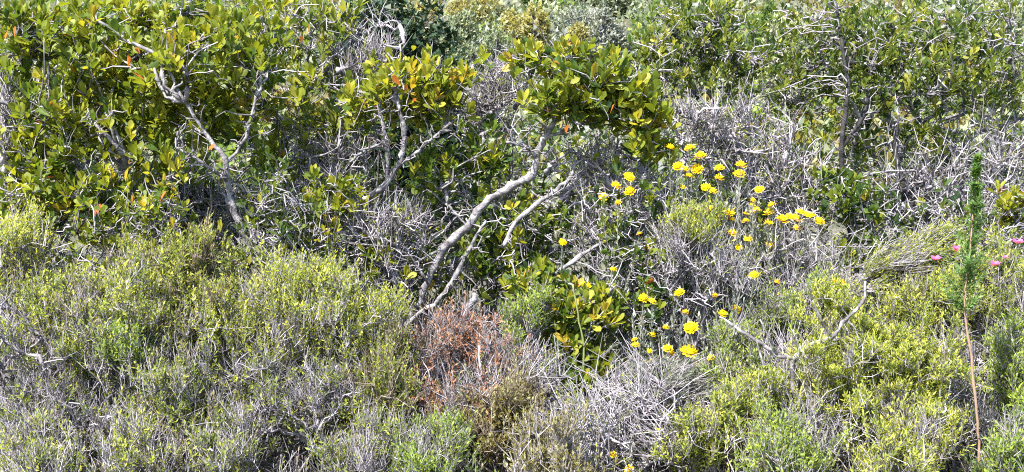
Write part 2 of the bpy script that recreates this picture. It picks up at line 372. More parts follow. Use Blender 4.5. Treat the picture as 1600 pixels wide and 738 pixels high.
def fine_shrub(name, label, cat_, base, lobes, leaf='heath', twig='deadtwig', nstem=10, ntarget=420, nsprig=5, nl=9, l0=0.019, sprig=0.075,
               lean=(0, 0, 1.2), out=0.2, leafy=1.0, bare_below=None, tmean=.5, tsd=.2, wid=.85, spread=48, rtwig=0.0015, tt=(.1, .95), dry=.14,
               lo=0.3, wild=0.4, group=None, rstem=0.009, twigk=4, jit=0.05, upper=0.35, front=0.35):
    """a bush of fine sprigs: stems, a tangle of twigs and small leaves; dead when leafy is 0"""
    root = thing(name, label, cat_, base, group)
    P0 = base_stems(base, lobes, nstem)
    for p in P0:
        part('stem', [tubes(p[None], rstem * U(.8, 1.2), rstem * .16, 6, U(.25, .6), rough=.12)], M['twig' if twig == 'deadtwig' else twig], root)
    T, u = lobe_points(lobes, ntarget, lo=lo, upper=upper, front=front)
    nodes, nd_ = nodes_of(P0[:, 1:])
    nb = max(20, ntarget // 6)
    P1 = attach(T[:nb], nodes, nd_, 7, jit)
    n2, d2 = nodes_of(P1); n2 = np.concatenate([nodes, n2]); d2 = np.concatenate([nd_, d2])
    P2 = attach(T[nb:], n2, d2, twigk, jit)
    f1 = U(1.0, 1 + 2.4 * (leafy < .3) + 1.0, len(P1)); f2 = U(.6, 1.3 + 1.2 * (leafy < .3), len(P2))
    ch = [tubes(P1, rtwig * 1.3 * f1, rtwig * .3 * f1, 5, U(*tt, len(P1)), rough=.12), tubes(P2, rtwig * 1.3 * f2, rtwig * .4 * f2, 3, U(*tt, len(P2)))]
    # sprigs at the tips
    E = np.concatenate([P1[:, -1], P2[:, -1]]); uu = np.concatenate([u[:nb], u[nb:]])
    E2 = np.concatenate([P1[:, -3], P2[:, -3]]) 
    k = nsprig
    w_ = U(0, 1, (len(E), k, 1)); O = (E[:, None] * (1 - w_) + E2[:, None] * w_).reshape(-1, 3)
    D = nrm(np.array(lean)[None, None] + out * uu[:, None] + rng.normal(0, wild, (len(E), k, 3))).reshape(-1, 3)
    Ls = sprig * U(.55, 1.3, len(O))
    if leafy < 1 or bare_below is not None:
        py = project(O)[1]
        pr = np.full(len(O), leafy)
        if bare_below is not None: pr = pr * (1 / (1 + np.exp((py - bare_below[0]) / bare_below[1])))
    else: pr = np.ones(len(O))
    ph = rng.uniform(0, 6.28, 6)
    patch = np.sin(O[:, 0] * 17 + ph[0]) * np.sin(O[:, 2] * 19 + ph[1]) + .8 * np.sin(O[:, 0] * 31 + O[:, 2] * 23 + ph[2]) + .6 * np.sin(O[:, 1] * 21 + O[:, 2] * 37 + ph[3])
    g = rng.random(len(O)) < np.clip(pr * (1 + .42 * np.minimum(patch, .2)), 0, 1)
    dr = rng.random(len(O)) < dry * (1 - .9 * np.clip(patch, -1, 1))
    v = np.linspace(0, 1, 3)[None, :, None]; q = ~g; nq = int(q.sum())
    if nq:
        PS = O[q][:, None] + D[q][:, None] * (Ls[q] * 1.25)[:, None, None] * v + rng.normal(0, .09, (nq, 3, 3)) * Ls[q][:, None, None] * (v > 0)
        ch.append(tubes(PS, rtwig * U(.6, 1.3, nq), rtwig * .45, 3, U(*tt, nq)))
    if g.any(): ch.append(tubes(np.stack([O[g], O[g] + D[g] * Ls[g][:, None]], 1), rtwig * .9, rtwig * .5, 3, U(*tt, int(g.sum()))))
    part('twigs', ch, M[twig], root, stuff=True)
    if g.any() and leafy > 0:
        f = g & ~dr
        part('foliage', [sprig_leaves(O[f], D[f], Ls[f] * 1.05, nl, l0, spread, tmean, tsd, wid)], M[leaf], root, stuff=True, smooth=False)
        f = g & dr
        if f.any(): part('dry_foliage', [sprig_leaves(O[f], D[f], Ls[f] * 1.05, nl - 2, l0 * .95, spread * .7, .5, .25, wid * .8)], M['drytan'], root, stuff=True, smooth=False)
    return root

def broad_shrub(name, label, trunks, lobes, leaf='broad', L0=0.062, nbranch=18, ntip=260, nleaf=8, bare=120, tmean=.5, tsd=.14, nparts=220,
                spread=(12, 64), lean=(0, -.05, .95), out=.4, base=None, lo=0.5, tw=(.25, 1.0), bark='bark', rb=0.009, inner=80, group=None, cat_='shrub',
                specials=(), upper=.2, front=.4, dark_from=99):
    """a woody shrub: trunks given as lists of (px, py, Y, width_px), branches, twigs and leaf rosettes at the twig tips"""
    if base is None:
        q = trunks[0][0]; b0 = at(q[0], q[1], q[2])
    else: b0 = np.array(base, float)
    gb = np.array([b0[0], b0[1], float(ground_z(b0[0], b0[1]))])
    root = thing(name, label, cat_, gb, group)
    NN, DD, SPUR = [], [], []
    for i, tr in enumerate(trunks):
        tr = np.array(tr, float); p = at(tr[:, 0], tr[:, 1], tr[:, 2]); r = tr[:, 3] * .68 / 2 / FPX * tr[:, 2]
        if i == 0 or p[0, 2] < gb[2] + 0.5:
            g0 = gb + np.array([(p[0, 0] - gb[0]) * .4, (p[0, 1] - gb[1]) * .4, -0.03])
            if p[0, 2] - g0[2] > 0.05: p = np.concatenate([g0[None], p]); r = np.concatenate([[r[0] * 1.15], r])
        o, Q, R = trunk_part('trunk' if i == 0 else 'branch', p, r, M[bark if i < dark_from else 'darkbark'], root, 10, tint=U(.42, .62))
        NN.append(Q); DD.append(nrm(np.gradient(Q, axis=0)))
        m = 10; jx = rng.integers(2, len(Q), m); dv = nrm(rng.normal(0, 1, (m, 3)) + np.array([0, -.5, .5])) * U(.05, .18, (m, 1)); vv = np.linspace(0, 1, 6)[None, :, None]
        SPUR.append(Q[jx][:, None] + dv[:, None] * vv + rng.normal(0, .10, (m, 6, 3)) * np.linalg.norm(dv, axis=1)[:, None, None] * (vv > 0))
    nodes, dirs = np.concatenate(NN), np.concatenate(DD)
    T1, _ = lobe_points(lobes, nbranch, lo=.25, front=.1)
    P1 = attach(T1, nodes, dirs, 8, .06, .45)
    for p in P1:
        L = np.linalg.norm(p[-1] - p[0])
        trunk_part('branch', p, np.linspace(1, .35, len(p)) * rb * (0.6 + 0.7 * min(L, 1)), M[bark], root, 5, tint=U(.35, .65), sub=2)
    n1, d1 = nodes_of(P1); n1 = np.concatenate([nodes, n1]); d1 = np.concatenate([dirs, d1])
    T2, u2 = lobe_points(lobes, ntip, lo=lo, front=front, upper=upper)
    P2 = attach(T2, n1, d1, 6, .065, .4)
    ch = [tubes(P2, .0044, .0024, 3, U(*tw, ntip), rough=.15), tubes(np.concatenate(SPUR), .0042, .0014, 4, rough=.15)]
    n2, d2 = nodes_of(P2)
    if bare:
        T3, u3 = lobe_points(lobes, bare, lo=.2, upper=-.5, front=.3)
        P3 = attach(T3, np.concatenate([n1, n2]), np.concatenate([d1, d2]), 6, .075, .4, down=.1)
        ch.append(tubes(P3, .0046 * U(.7, 1.4, bare), .0018, 3, U(tw[0] + .15, tw[1], bare), rough=.15))
        j = rng.integers(0, bare, int(bare * 1.3)); kx = rng.integers(2, 5, int(bare * 1.3))
        s = P3[j, kx]; dv = nrm(rng.normal(0, 1, s.shape) + np.array([0, -.2, .35])) * U(.05, .14, (len(s), 1))
        v = np.linspace(0, 1, 4)[None, :, None]
        P4 = s[:, None] + dv[:, None] * v + rng.normal(0, .06, (len(s), 4, 3)) * np.linalg.norm(dv, axis=1)[:, None, None] * (v > 0)
        ch.append(tubes(P4, .0028, .0012, 3, U(*tw, len(s))))
    part('twigs', ch, M['twig'], root, stuff=True)
    D = nrm(np.array(lean)[None] + out * u2 + rng.normal(0, .28, u2.shape))
    lv = rosettes(P2[:, -1], D, nleaf, L0, spread, tmean, tsd)
    sets = [lv]
    if inner:   # leaves further in, tinted darker than the tip rosettes, set singly along the twigs
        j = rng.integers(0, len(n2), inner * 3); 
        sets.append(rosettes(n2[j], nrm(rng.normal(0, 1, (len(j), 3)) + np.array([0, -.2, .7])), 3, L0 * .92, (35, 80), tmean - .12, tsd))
    for (px, py, Y, t, sc) in specials:
        c = at(px, py, Y)[None]
        x = rosettes(c, np.array([[U(-.4, .4), -.5, .8]]), 1, L0 * sc, (30, 40)); x['t'][:] = t
        x['pos'] = c + U(-.004, .004, (1, 3)) - np.array([[0, 0, L0 * .4]]); x['special'] = None; x.pop('special')
        sets.append(x)
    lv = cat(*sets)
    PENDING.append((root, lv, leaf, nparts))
    return root, (n1, d1, n2, d2)

def finish_leaves():
    """the leaves that show largest become leaf objects, the rest one foliage part for each plant"""
    G = 9.0; depth = np.full((90, 190), 1e9); info = []
    for root, lv, leaf, npart in PENDING:
        c = lv['pos'] + lv['ax'] * (lv['L'] * .5)[:, None]
        x, y, z = project(c); view = nrm(np.array([0, 0, CAM_Z]) - c)
        area = np.abs((view * lv['nr']).sum(1)) * lv['L'] ** 2 * lv['W'] / z ** 2
        gx, gy = np.floor(x / G).astype(int), np.floor(y / G).astype(int)
        ok = (x > 2) & (x < 1598) & (y > 2) & (y < 736)
        np.minimum.at(depth, (gy[ok], gx[ok]), z[ok])
        info.append((gx, gy, z, area, ok))
    shared = {}
    for (root, lv, leaf, npart), (gx, gy, z, area, ok) in zip(PENDING, info):
        vis = ok.copy(); i = np.where(ok)[0]
        vis[i] = z[i] <= depth[gy[i], gx[i]] + 0.035
        idx = np.where(vis)[0]; idx = idx[np.argsort(-area[idx])][:npart]
        big = np.zeros(len(z), bool); big[idx] = True
        tm, lod = (BROAD, BROAD_LOD) if leaf == 'broad' else (NARROW, NARROW_LOD)
        if root.name.startswith('thicket'): lod = BACK_LOD
        tsel = rng.integers(0, len(tm), len(z))
        ch = []
        for k, t in enumerate(tm):
            s = (tsel == k) & ~big
            ch.append(place_leaves(lod[k], lv['pos'][s], lv['ax'][s], lv['nr'][s], lv['L'][s], lv['W'][s], lv['t'][s]))
        part('foliage', ch, M[leaf], root, stuff=True)
        base = np.array(root.location)
        for q in idx:
            k = int(tsel[q]); tq = round(float(lv['t'][q]) * 20) / 20
            key = (leaf, k, tq)
            if key not in shared:
                V, F = tm[k]
                shared[key] = make_mesh('leaf', [(V, F, np.full(len(V), tq))], M[leaf], True)
            o = bpy.data.objects.new('leaf', shared[key]); COL.objects.link(o); o.parent = root
            a, n = lv['ax'][q], lv['nr'][q]; s = np.cross(a, n); L, W = lv['L'][q], lv['W'][q]; p = lv['pos'][q] - base
            o.matrix_basis = Matrix(((s[0] * L * W, a[0] * L, n[0] * L, p[0]), (s[1] * L * W, a[1] * L, n[1] * L, p[1]), (s[2] * L * W, a[2] * L, n[2] * L, p[2]), (0, 0, 0, 1)))

# ------------------------------------------------------------------ ground
def build_ground():
    xs = np.concatenate([np.linspace(-160, -14, 24), np.linspace(-13, 13, 70), np.linspace(14, 160, 24)])
    ys = np.concatenate([np.linspace(-12, 2, 12), np.linspace(2.2, 14, 50), np.linspace(15, 60, 40), np.linspace(64, 220, 24)])
    X, Y = np.meshgrid(xs, ys); Z = ground_z(X, Y)
    V = np.stack([X, Y, Z], -1).reshape(-1, 3)
    i = np.arange(V.shape[0]).reshape(X.shape)
    F = np.stack([i[:-1, :-1], i[:-1, 1:], i[1:, 1:], i[1:, :-1]], -1).reshape(-1, 4)
    o = part('ground', [(V, F, np.zeros(len(V)))], M['ground'], None); o['kind'] = 'structure'
    # litter: fallen grey twigs and dry leaves
    n = 1200
    x, y = U(-4, 4, n), U(3.2, 9, n); p = np.stack([x, y, ground_z(x, y) + U(.003, .03, n)], 1)
    d = nrm(rng.normal(0, 1, (n, 3)) * np.array([1, 1, .15])) * U(.04, .16, (n, 1))
    P = p[:, None] + d[:, None] * np.linspace(0, 1, 4)[None, :, None] + rng.normal(0, .006, (n, 4, 3))
    o = part('litter', [tubes(P, .002, .001, 3)], M['browntwig'], None, stuff=True)
    o['label'] = 'fallen grey twigs lying on the soil under the bushes'; o['category'] = 'litter'
build_ground()

# ------------------------------------------------------------------ the hillside behind: far bushes
def bush_mesh(kind, n=900, seed=0):
    """unit bush (radius 1, height about 1.3): stems and leaf tufts in several lobes"""
    r = np.random.default_rng(seed)
    k = 7; c = np.stack([r.uniform(-.6, .6, k), r.uniform(-.6, .6, k), r.uniform(.35, .85, k)], 1); s = r.uniform(.3, .52, k)
    i = r.integers(0, k, n); u = nrm(r.normal(0, 1, (n, 3)) + np.array([0, 0, .35]))
    p = c[i] + u * (s[i] * r.uniform(.6, 1.08, n))[:, None]
    p[:, 2] = np.maximum(p[:, 2], .05)
    return p, u, c
def far_bush(label, px, py, Y, wpx, hpx, mat, twig='deadtwig', n=900, l0=0.05, tmean=.5, group='scrub bushes on the hillside behind', seed=0, spread=50, nl=5, name='scrub_bush', wid=1.5):
    """a bush on the far slope: px, py is the middle of its crown"""
    p0 = at(px, py, Y); sc = wpx / 2 / FPX * Y; hz = hpx / FPX * Y
    gz = float(ground_z(p0[0], p0[1])); top = p0[2] + hz / 2
    root = thing(name, label, 'bush', (p0[0], p0[1], gz - .02), group)
    p, u, c = bush_mesh(0, n, seed); zs = max(top - gz, .2) / 1.3
    S = np.array([sc, sc * .9, zs])
    P = np.array(root.location) + p * S
    D = nrm(u * .7 + np.array([0, 0, .7]) + rng.normal(0, .3, u.shape))
    C = np.array(root.location) + c * S
    k = 6; v = np.linspace(0, 1, k)[None, :, None]
    b = np.array(root.location)
    st = b + (C - b)[:, None] * v * np.array([1, 1, 1]) + rng.normal(0, .03, (len(c), k, 3)) * sc
    nodes, dirs = nodes_of(st[:, 2:])
    m = n // 3
    tw = attach(P[:m], nodes, dirs, 4, .06)
    part('twigs', [tubes(st, .02 * sc, .01 * sc, 5), tubes(tw, .006 * sc + .002, .003 * sc + .001, 3)], M[twig], root, stuff=True)
    part('foliage', [sprig_leaves(P, D, np.full(n, l0 * 1.6), nl, l0 * 1.15, spread, tmean, .16, wid, tmpl=TINY3)], M[mat], root, stuff=True, smooth=False)
    return root

FB = 'scrub bushes on the hillside behind'
far_bush('dense dark green glossy bush behind the crowns, left of the pale hillside', 648, 45, 8.6, 235, 170, 'dark', 'browntwig', 3400, .045, .45, None, 3, nl=5, wid=2.4, name='evergreen_bush')
far_bush('cream-yellow domed bush on the hillside right above the middle crown', 818, 38, 17, 74, 48, 'olive', 'deadtwig', 1500, .05, .7, FB, 4, wid=2)
far_bush('rusty yellow bush on the hillside above the dark evergreen bush', 745, 26, 21, 90, 50, 'olive', 'browntwig', 1200, .06, .6, FB, 5)
far_bush('grey-green bush on the hillside beside the dark evergreen bush', 712, 35, 16, 60, 50, 'greygreen', 'deadtwig', 1200, .05, .4, FB, 6)
far_bush('low soft grey-green bush just right of the dark evergreen bush', 750, 78, 14, 110, 70, 'greygreen', 'deadtwig', 2000, .035, .3, FB, 7)
far_bush('dark green bush at the picture top above the cream flowering bush', 840, 2, 24, 80, 44, 'heathgreen', 'deadtwig', 1200, .06, .2, FB, 8)
far_bush('silvery dead looking bush right of the cream flowering bush', 905, 40, 18, 90, 50, 'silver', 'deadtwig', 1200, .05, .45, FB, 9)
far_bush('yellow-green bush on the hillside above the middle shrub crown', 920, 58, 17, 80, 50, 'olive', 'deadtwig', 1500, .045, .65, FB, 10)
far_bush('bright silver bush on the hillside left of the narrow-leaved shrub', 960, 48, 15, 70, 60, 'silver', 'deadtwig', 1200, .05, .55, FB, 11)
far_bush('blue-green bush high on the hillside near the top edge', 960, 14, 23, 80, 50, 'greygreen', 'deadtwig', 1200, .06, .3, FB, 12)
far_bush('golden bush small and far on the hillside', 905, 12, 25, 60, 36, 'olive', 'browntwig', 900, .07, .75, FB, 13)
far_bush('dark green bush at the top edge between the two narrow-leaved shrubs', 1190, 8, 14, 90, 50, 'heathgreen', 'deadtwig', 1500, .045, .2, FB, 14)
far_bush('pale yellow-green bush behind the gap between the narrow-leaved shrubs', 1225, 32, 12, 70, 46, 'greygreen', 'deadtwig', 1200, .045, .8, FB, 15)
far_bush('grey-green bush at the top right corner behind the narrow-leaved shrub', 1560, 10, 12, 120, 60, 'greygreen', 'deadtwig', 1500, .05, .55, FB, 16)
far_bush('pale bush on the hillside at the top edge right of the evergreen bush', 700, 4, 26, 60, 40, 'silver', 'deadtwig', 900, .07, .4, FB, 17)

def hillside_scrub():
    """the rest of the scrub cover on the slope, which reads as one mass"""
    n = 1250; y = 10.5 + 45 * U(0, 1, n) ** 1.5; x = U(-1, 1, n) * (.5 * y + 1)
    chunks = {}
    mats = ['greygreen', 'greygreen', 'silver', 'olive', 'heathgreen']
    for mi, m in enumerate(mats):
        s = np.arange(n) % len(mats) == mi
        c = np.stack([x[s], y[s], ground_z(x[s], y[s])], 1); k = 45; R = U(.35, .95, s.sum())
        u = nrm(rng.normal(0, 1, (len(c), k, 3)) + np.array([0, -.3, .6])); u[..., 2] = np.abs(u[..., 2])
        P = c[:, None] + u * (R[:, None] * U(.7, 1.05, (len(c), k)))[..., None] * np.array([1, 1, .8])
        f = P.reshape(-1, 3); d = nrm(u.reshape(-1, 3) + np.array([0, 0, .6]))
        o = part('hillside_scrub', [sprig_leaves(f, d, np.full(len(f), .14), 4, .12, 50, .4, .2, 1.8, tmpl=TINY3)], M[m], None, stuff=True, smooth=False)
        o['category'] = 'scrub'
        o['label'] = 'far scrub covering the slope, the ' + ['grey-green', 'dull sage', 'silvery', 'yellowish', 'dark green'][mi] + ' patches'
hillside_scrub()

# ------------------------------------------------------------------ the thicket: woody broad-leaved shrubs
broad_shrub('broadleaf_shrub', 'big broad-leaved shrub with bright yellow-green crown at upper left, pale upright trunk',
    [[(402, 415, 5.58, 15), (386, 378, 5.58, 15), (366, 332, 5.58, 15), (357, 285, 5.58, 15), (350, 245, 5.58, 13), (318, 205, 5.58, 9), (290, 160, 5.58, 6)],
     [(357, 285, 5.58, 9), (320, 258, 5.48, 8), (275, 230, 5.43, 5)], [(352, 260, 5.58, 9), (385, 215, 5.63, 7), (400, 150, 5.68, 5)],
     [(262, 322, 5.8, 6), (215, 300, 5.75, 5), (192, 262, 5.7, 4)]],
    [(200, 40, 130, 50, 6.1, .35), (330, 70, 105, 75, 6.0, .35), (255, 150, 130, 75, 5.85, .3), (395, 130, 45, 70, 6.0, .25), (225, 235, 90, 55, 5.85, .25), (340, 180, 80, 50, 5.9, .25), (130, 110, 80, 60, 5.95, .3), (290, 320, 90, 50, 6.25, .2), (210, 330, 60, 50, 5.95, .2), (430, 250, 40, 60, 6.25, .2)],
    L0=.064, nbranch=30, ntip=720, nleaf=8, bare=300, tmean=.58, tsd=.13, nparts=300, inner=110,
    specials=[(323, 226, 5.5, .96, 1), (200, 97, 5.5, .96, 1), (218, 75, 5.6, .95, .8), (195, 275, 5.5, .87, 1.1), (230, 278, 5.5, .80, 1.1), (344, 355, 5.6, .78, 1.2)])
broad_shrub('broadleaf_shrub', 'broad-leaved shrub at the left edge above the bright green heath, leaning grey stems',
    [[(118, 400, 5.75, 9), (92, 365, 5.7, 9), (62, 330, 5.7, 8), (30, 290, 5.75, 8), (8, 220, 5.8, 8), (10, 150, 5.85, 5)],
     [(92, 365, 5.7, 7), (110, 310, 5.7, 6), (130, 260, 5.7, 4)], [(260, 395, 5.7, 6), (200, 370, 5.7, 6), (150, 330, 5.7, 4)]],
    [(60, 55, 80, 55, 5.95, .3), (90, 200, 75, 60, 5.7, .25), (60, 270, 60, 55, 5.65, .2), (40, 330, 60, 40, 5.6, .2), (150, 310, 70, 45, 5.65, .2), (20, 130, 40, 30, 5.9, .2)],
    L0=.059, nbranch=20, ntip=420, nleaf=8, bare=230, tmean=.55, tsd=.15, nparts=260, inner=70,
    specials=[(145, 330, 5.35, .95, 1.1), (8, 52, 5.5, .97, 1.2), (22, 50, 5.5, .96, 1.1), (140, 312, 5.38, .9, .7)])
broad_shrub('broadleaf_shrub', 'shrub with upright yellowish leaf rosettes, behind the gap between left and middle crowns',
    [[(470, 380, 6.6, 10), (465, 300, 6.6, 9), (480, 200, 6.6, 8), (475, 120, 6.6, 7), (490, 60, 6.6, 5)], [(475, 150, 6.6, 6), (520, 100, 6.6, 5), (545, 50, 6.6, 4)]],
    [(470, 30, 75, 45, 6.5, .25), (535, 40, 40, 40, 6.5, .2), (480, 110, 55, 60, 6.5, .25), (470, 210, 60, 60, 6.45, .2), (540, 200, 50, 60, 6.5, .2)],
    leaf='narrow', L0=.064, nbranch=14, ntip=190, nleaf=7, bare=230, tmean=.62, tsd=.16, nparts=200, inner=40, spread=(15, 60),
    specials=[(483, 42, 6.2, 1.0, .9), (470, 60, 6.2, .98, .7)])
broad_shrub('broadleaf_shrub', 'small shrub with round yellow-tipped crown and twin grey stems, left of the leaning trunk',
    [[(560, 330, 5.77, 12), (580, 306, 5.77, 13), (602, 288, 5.77, 14), (622, 258, 5.77, 14), (632, 225, 5.77, 12), (629, 195, 5.77, 11), (622, 165, 5.77, 7)],
     [(603, 287, 5.77, 9), (606, 240, 5.77, 10), (600, 205, 5.77, 9), (596, 182, 5.77, 7)], [(620, 262, 5.77, 8), (655, 235, 5.77, 7), (690, 205, 5.77, 6)],
     [(545, 255, 5.67, 5), (575, 232, 5.67, 5), (600, 225, 5.72, 5)]],
    [(640, 122, 72, 34, 6.0, .25), (690, 138, 40, 34, 6.0, .2), (605, 158, 42, 28, 5.95, .2), (665, 165, 60, 28, 5.95, .2)],
    L0=.064, nbranch=14, ntip=150, nleaf=8, bare=110, tmean=.66, tsd=.15, nparts=230, inner=40,
    specials=[(625, 125, 5.7, .96, 1.15), (636, 135, 5.7, .97, .9), (645, 150, 5.7, 1.0, .8), (646, 72, 6.0, .80, .9)])
broad_shrub('broadleaf_shrub', 'shrub with a thick pale trunk leaning up rightwards under a flat crown',
    [[(612, 545, 5.75, 15), (630, 515, 5.75, 17), (652, 478, 5.75, 17), (668, 440, 5.75, 18), (692, 388, 5.75, 19), (733, 352, 5.75, 20), (764, 312, 5.75, 20), (800, 293, 5.75, 19), (832, 274, 5.75, 20), (838, 245, 5.75, 16), (850, 217, 5.75, 15), (866, 190, 5.75, 14), (876, 158, 5.8, 9), (880, 125, 5.85, 6)],
     [(636, 508, 5.72, 11), (680, 476, 5.68, 11), (708, 440, 5.66, 12), (728, 400, 5.66, 11), (744, 368, 5.68, 8), (760, 345, 5.7, 6)],
     [(788, 386, 5.62, 11), (800, 356, 5.64, 12), (828, 326, 5.66, 12), (862, 302, 5.68, 11), (890, 280, 5.7, 8), (900, 250, 5.72, 5)],
     [(868, 428, 5.55, 8), (898, 408, 5.55, 10), (925, 388, 5.57, 9), (965, 368, 5.6, 7), (990, 350, 5.62, 5)],
     [(692, 388, 5.75, 7), (650, 410, 5.72, 6), (610, 440, 5.7, 5), (590, 470, 5.7, 4)],
     [(838, 245, 5.75, 9), (820, 228, 5.72, 7), (790, 222, 5.7, 5)], [(852, 215, 5.75, 8), (900, 200, 5.7, 7), (960, 180, 5.7, 5)],
     [(668, 440, 5.72, 7), (640, 400, 5.7, 6), (600, 385, 5.65, 5), (545, 380, 5.65, 4)]],
    [(885, 105, 85, 42, 5.85, .25), (945, 140, 75, 52, 5.75, .25), (830, 95, 40, 25, 5.9, .2), (1000, 180, 45, 42, 5.7, .2), (900, 165, 75, 38, 5.7, .2), (1010, 230, 35, 25, 5.7, .15)],
    L0=.065, nbranch=20, ntip=250, nleaf=8, bare=200, tmean=.55, tsd=.17, nparts=300, inner=80, spread=(15, 66),
    specials=[(856, 168, 5.5, .96, 1), (884, 198, 5.5, .97, .9), (953, 172, 5.5, .96, 1), (884, 62, 5.7, .93, .7), (926, 112, 5.5, .86, 1.1), (985, 132, 5.5, .8, 1.1), (765, 245, 5.55, .85, 1.0)])
broad_shrub('broadleaf_shrub', 'low dark leafy shrub in the shade beneath the leaning trunk',
    [[(745, 560, 5.9, 10), (760, 500, 5.9, 9), (775, 430, 5.9, 8), (770, 350, 5.9, 6)], [(765, 480, 5.9, 6), (820, 430, 5.85, 5)], [(770, 400, 5.9, 6), (700, 320, 5.9, 5)]],
    [(775, 430, 60, 60, 5.95, .15), (690, 270, 55, 40, 6.0, .15), (760, 240, 40, 45, 5.95, .15), (760, 350, 45, 45, 6.0, .15), (830, 450, 50, 40, 5.75, .2)],
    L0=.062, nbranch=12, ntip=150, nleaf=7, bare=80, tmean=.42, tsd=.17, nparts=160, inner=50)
broad_shrub('broadleaf_shrub', 'leafy shrub low in the middle thicket, left of the leaning trunk, bright against dark gaps',
    [[(520, 470, 5.9, 9), (525, 420, 5.9, 9), (515, 360, 5.9, 7), (500, 310, 5.9, 5)], [(525, 410, 5.9, 7), (570, 370, 5.85, 6), (620, 350, 5.8, 4)]],
    [(505, 325, 45, 50, 5.8, .2), (545, 300, 40, 35, 5.85, .2), (500, 380, 45, 30, 5.7, .2), (600, 400, 40, 30, 5.8, .2), (560, 160, 30, 40, 6.1, .2)],
    L0=.058, nbranch=12, ntip=130, nleaf=7, bare=170, tmean=.60, tsd=.14, nparts=160, inner=40)
broad_shrub('broadleaf_shrub', 'low shrub with upright yellow-green leaves just left of the lower yellow flowers',
    [[(915, 640, 5.2, 9), (912, 580, 5.2, 8), (905, 520, 5.2, 7), (895, 460, 5.2, 5)], [(912, 570, 5.2, 6), (940, 520, 5.2, 5), (955, 450, 5.2, 4)]],
    [(925, 590, 38, 38, 5.05, .12), (900, 500, 55, 45, 5.15, .15), (850, 445, 50, 30, 5.3, .15), (945, 490, 30, 45, 5.25, .15), (890, 550, 40, 35, 5.15, .12)],
    L0=.058, nbranch=12, ntip=190, nleaf=7, bare=60, tmean=.55, tsd=.18, nparts=220, inner=60, spread=(15, 60))
broad_shrub('narrowleaf_shrub', 'upright narrow-leaved shrub behind the upper yellow flowers, crown at the top edge',
    [[(1250, 400, 6.7, 10), (1215, 340, 6.7, 10), (1180, 290, 6.7, 9), (1150, 220, 6.7, 8), (1110, 150, 6.7, 6), (1090, 80, 6.7, 5)],
     [(1180, 290, 6.65, 7), (1130, 215, 6.6, 6), (1060, 190, 6.6, 5), (1010, 165, 6.6, 4)], [(1190, 300, 6.7, 7), (1210, 220, 6.7, 6), (1225, 150, 6.7, 5)],
     [(1160, 255, 6.6, 6), (1110, 240, 6.5, 5), (1060, 215, 6.5, 4)], [(1330, 360, 6.4, 9), (1270, 290, 6.45, 10), (1230, 230, 6.5, 8), (1200, 180, 6.5, 5)]],
    [(1085, 55, 70, 55, 6.7, .3), (1040, 105, 45, 50, 6.6, .25), (1140, 105, 70, 50, 6.65, .3), (1125, 30, 40, 35, 6.75, .2), (1010, 80, 20, 30, 6.6, .15)],
    leaf='narrow', L0=.047, nbranch=20, ntip=400, nleaf=8, bare=150, tmean=.54, tsd=.17, nparts=280, inner=60, spread=(12, 60), lean=(.05, -.05, 1))
broad_shrub('narrowleaf_shrub', 'wide narrow-leaved shrub filling the upper right, crooked white branches under its crown',
    [[(1395, 430, 6.4, 16), (1400, 340, 6.4, 18), (1408, 270, 6.4, 18), (1402, 215, 6.4, 16), (1380, 160, 6.4, 9), (1345, 105, 6.4, 7), (1315, 70, 6.4, 5)],
     [(1405, 240, 6.4, 10), (1440, 190, 6.3, 8), (1500, 165, 6.25, 7), (1560, 140, 6.25, 5)],
     [(1440, 190, 6.3, 7), (1410, 160, 6.2, 7), (1385, 146, 6.15, 6), (1350, 140, 6.15, 4)],
     [(1400, 330, 6.4, 11), (1345, 300, 6.3, 9), (1300, 310, 6.25, 8), (1270, 290, 6.2, 7), (1240, 240, 6.2, 5)],
     [(1405, 290, 6.4, 11), (1470, 255, 6.3, 9), (1530, 210, 6.3, 8), (1600, 185, 6.3, 6)], [(1400, 340, 6.4, 9), (1470, 300, 6.3, 8), (1540, 290, 6.25, 7), (1590, 250, 6.2, 5)],
     [(1345, 300, 6.3, 6), (1330, 240, 6.2, 6), (1345, 190, 6.15, 5), (1325, 150, 6.15, 4)], [(1345, 105, 6.35, 6), (1325, 95, 6.25, 6), (1310, 78, 6.2, 5)],
     [(1335, 430, 6.15, 12), (1322, 330, 6.1, 12), (1316, 230, 6.05, 12), (1325, 130, 6.05, 10), (1314, 60, 6.1, 8), (1306, 5, 6.15, 6)], [(1316, 230, 6.05, 9), (1350, 180, 6.05, 8), (1362, 110, 6.1, 6)],
     [(1420, 400, 6.1, 13), (1412, 300, 6.0, 14), (1398, 230, 6.0, 12), (1405, 180, 6.0, 8)], [(1412, 310, 6.0, 10), (1450, 280, 6.0, 9), (1490, 265, 6.0, 7)]],
    [(1300, 60, 95, 60, 6.5, .35), (1400, 70, 95, 70, 6.4, .35), (1515, 55, 90, 50, 6.4, .35), (1555, 140, 60, 60, 6.3, .3), (1470, 120, 70, 55, 6.3, .3), (1250, 130, 50, 45, 6.5, .25), (1370, 140, 60, 45, 6.3, .25), (1330, 220, 50, 50, 6.35, .2), (1440, 225, 45, 40, 6.3, .2)],
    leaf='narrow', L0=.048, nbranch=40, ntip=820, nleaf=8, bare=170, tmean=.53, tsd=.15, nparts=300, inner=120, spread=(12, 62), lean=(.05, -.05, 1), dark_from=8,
    specials=[(1513, 98, 5.95, .95, 1.1), (1583, 125, 5.95, .94, 1.1), (1485, 116, 5.95, .9, .9)])
